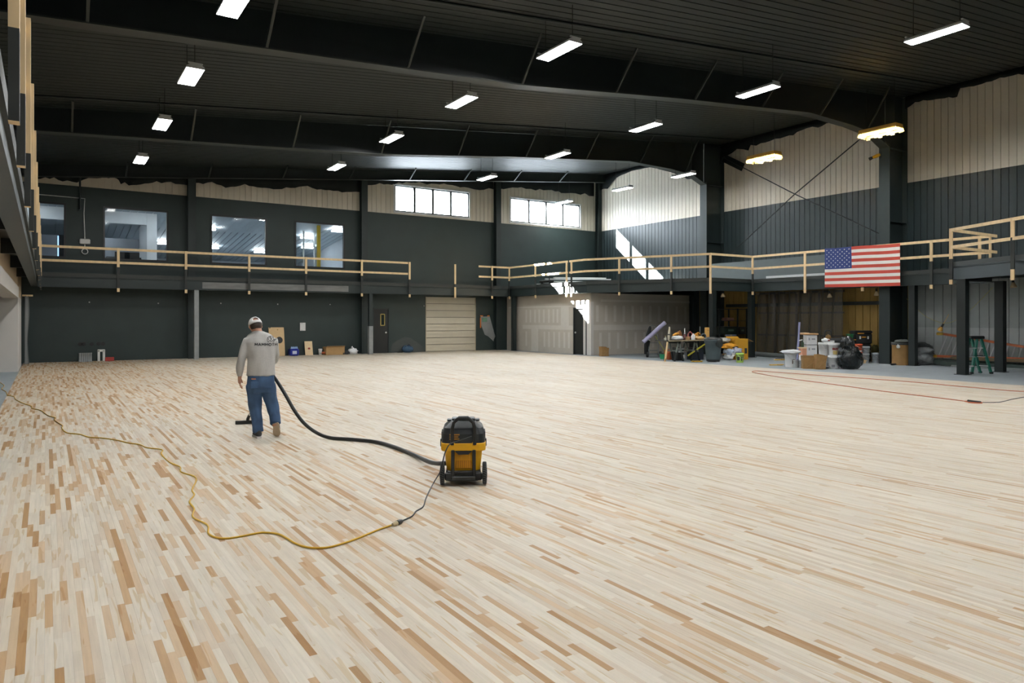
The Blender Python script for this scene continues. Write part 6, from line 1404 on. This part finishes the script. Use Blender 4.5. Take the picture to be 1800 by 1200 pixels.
w1 = smooth_path([GX(1594, 525, 25.9), GX(1622, 552, 25.95), GX(1640, 562, 25.95), pq+Vector((0, 0, .15))], 5)
MB().tube(w1, .007, 5).build('cord', yc2, None, 'thin yellow cord running left from the drop light to the steel post', 'cord', origin=tuple(w1[0]))
# office furniture behind the windows
cz = lambda px, y: GY(px, HZ, y).x
c = (cz(233, 37.2), 37.2); t = thing('sofa', 'dark sofa back seen through the second office window', 'sofa', (c[0], c[1], 3.3)); MB().cbox((c[0], c[1], 3.75), (2.3, .8, .9), bev=.1).build('seat_base', black_soft, t); MB().cbox((c[0], c[1]+.3, 4.25), (2.2, .3, .5), bev=.08).build('backrest', black_soft, t)
for s in (-1, 1): MB().cbox((c[0]+s*.95, c[1], 4.2), (.25, .8, .3), bev=.06).build('armrest', black_soft, t)
c = (cz(225, 34.0), 34.0); t = thing('desk', 'dark desk edge low in the second office window', 'desk', (c[0], c[1], 3.3)); MB().box(c[0]-.7, c[0]+.7, c[1]-.4, c[1]+.4, 4.02, 4.08).build('desk_top', M('oak desk', (.35, .24, .12), .5), t)
for s in (-1, 1): MB().box(c[0]+s*.6-.04, c[0]+s*.6+.04, c[1]-.3, c[1]+.3, 3.3, 4.02).build('leg', black_m, t)
for k, px in enumerate((215, 232)):
    x = cz(px, 34.0); t = thing('monitor', ['left dark monitor on the office desk', 'right dark monitor on the office desk'][k], 'monitor', (x, 34.0, 4.08)); MB().box(x-.28, x+.28, 33.98, 34.02, 4.16, 4.44).build('screen', black_m, t); MB().box(x-.03, x+.03, 33.98, 34.05, 4.08, 4.2).build('stand', black_m, t)
x = cz(108, 35.5); t = thing('cabinet', 'dark cabinet with blue lit edge in the leftmost office window', 'cabinet', (x, 35.5, 3.3)); MB().box(x-.1, x+1.2, 35.3, 35.9, 3.3, 5.15).build('body', black_m, t); MB().box(x-.14, x-.1, 35.28, 35.34, 3.3, 5.1).build('light_strip', M('blue led strip', (.3, .5, 1), .5, emit=3, ecol=(.25, .5, 1)), t)
x = cz(403, 44.7); t = thing('snack_box', 'orange brown crate on the white counter in the third office window', 'crate', (x, 44.7, 4.55)); MB().cbox((x, 44.75, 4.68), (.8, .3, .26), bev=.03).build('crate', M('orange brown crate', (.35, .16, .03), .6), t); MB().blob((x, 44.75, 4.84), (.35, .12, .08), .4, 3).build('contents', white_pl, t)
# ---------------------------------------------------------------- tidy up
bpy.context.view_layer.update()
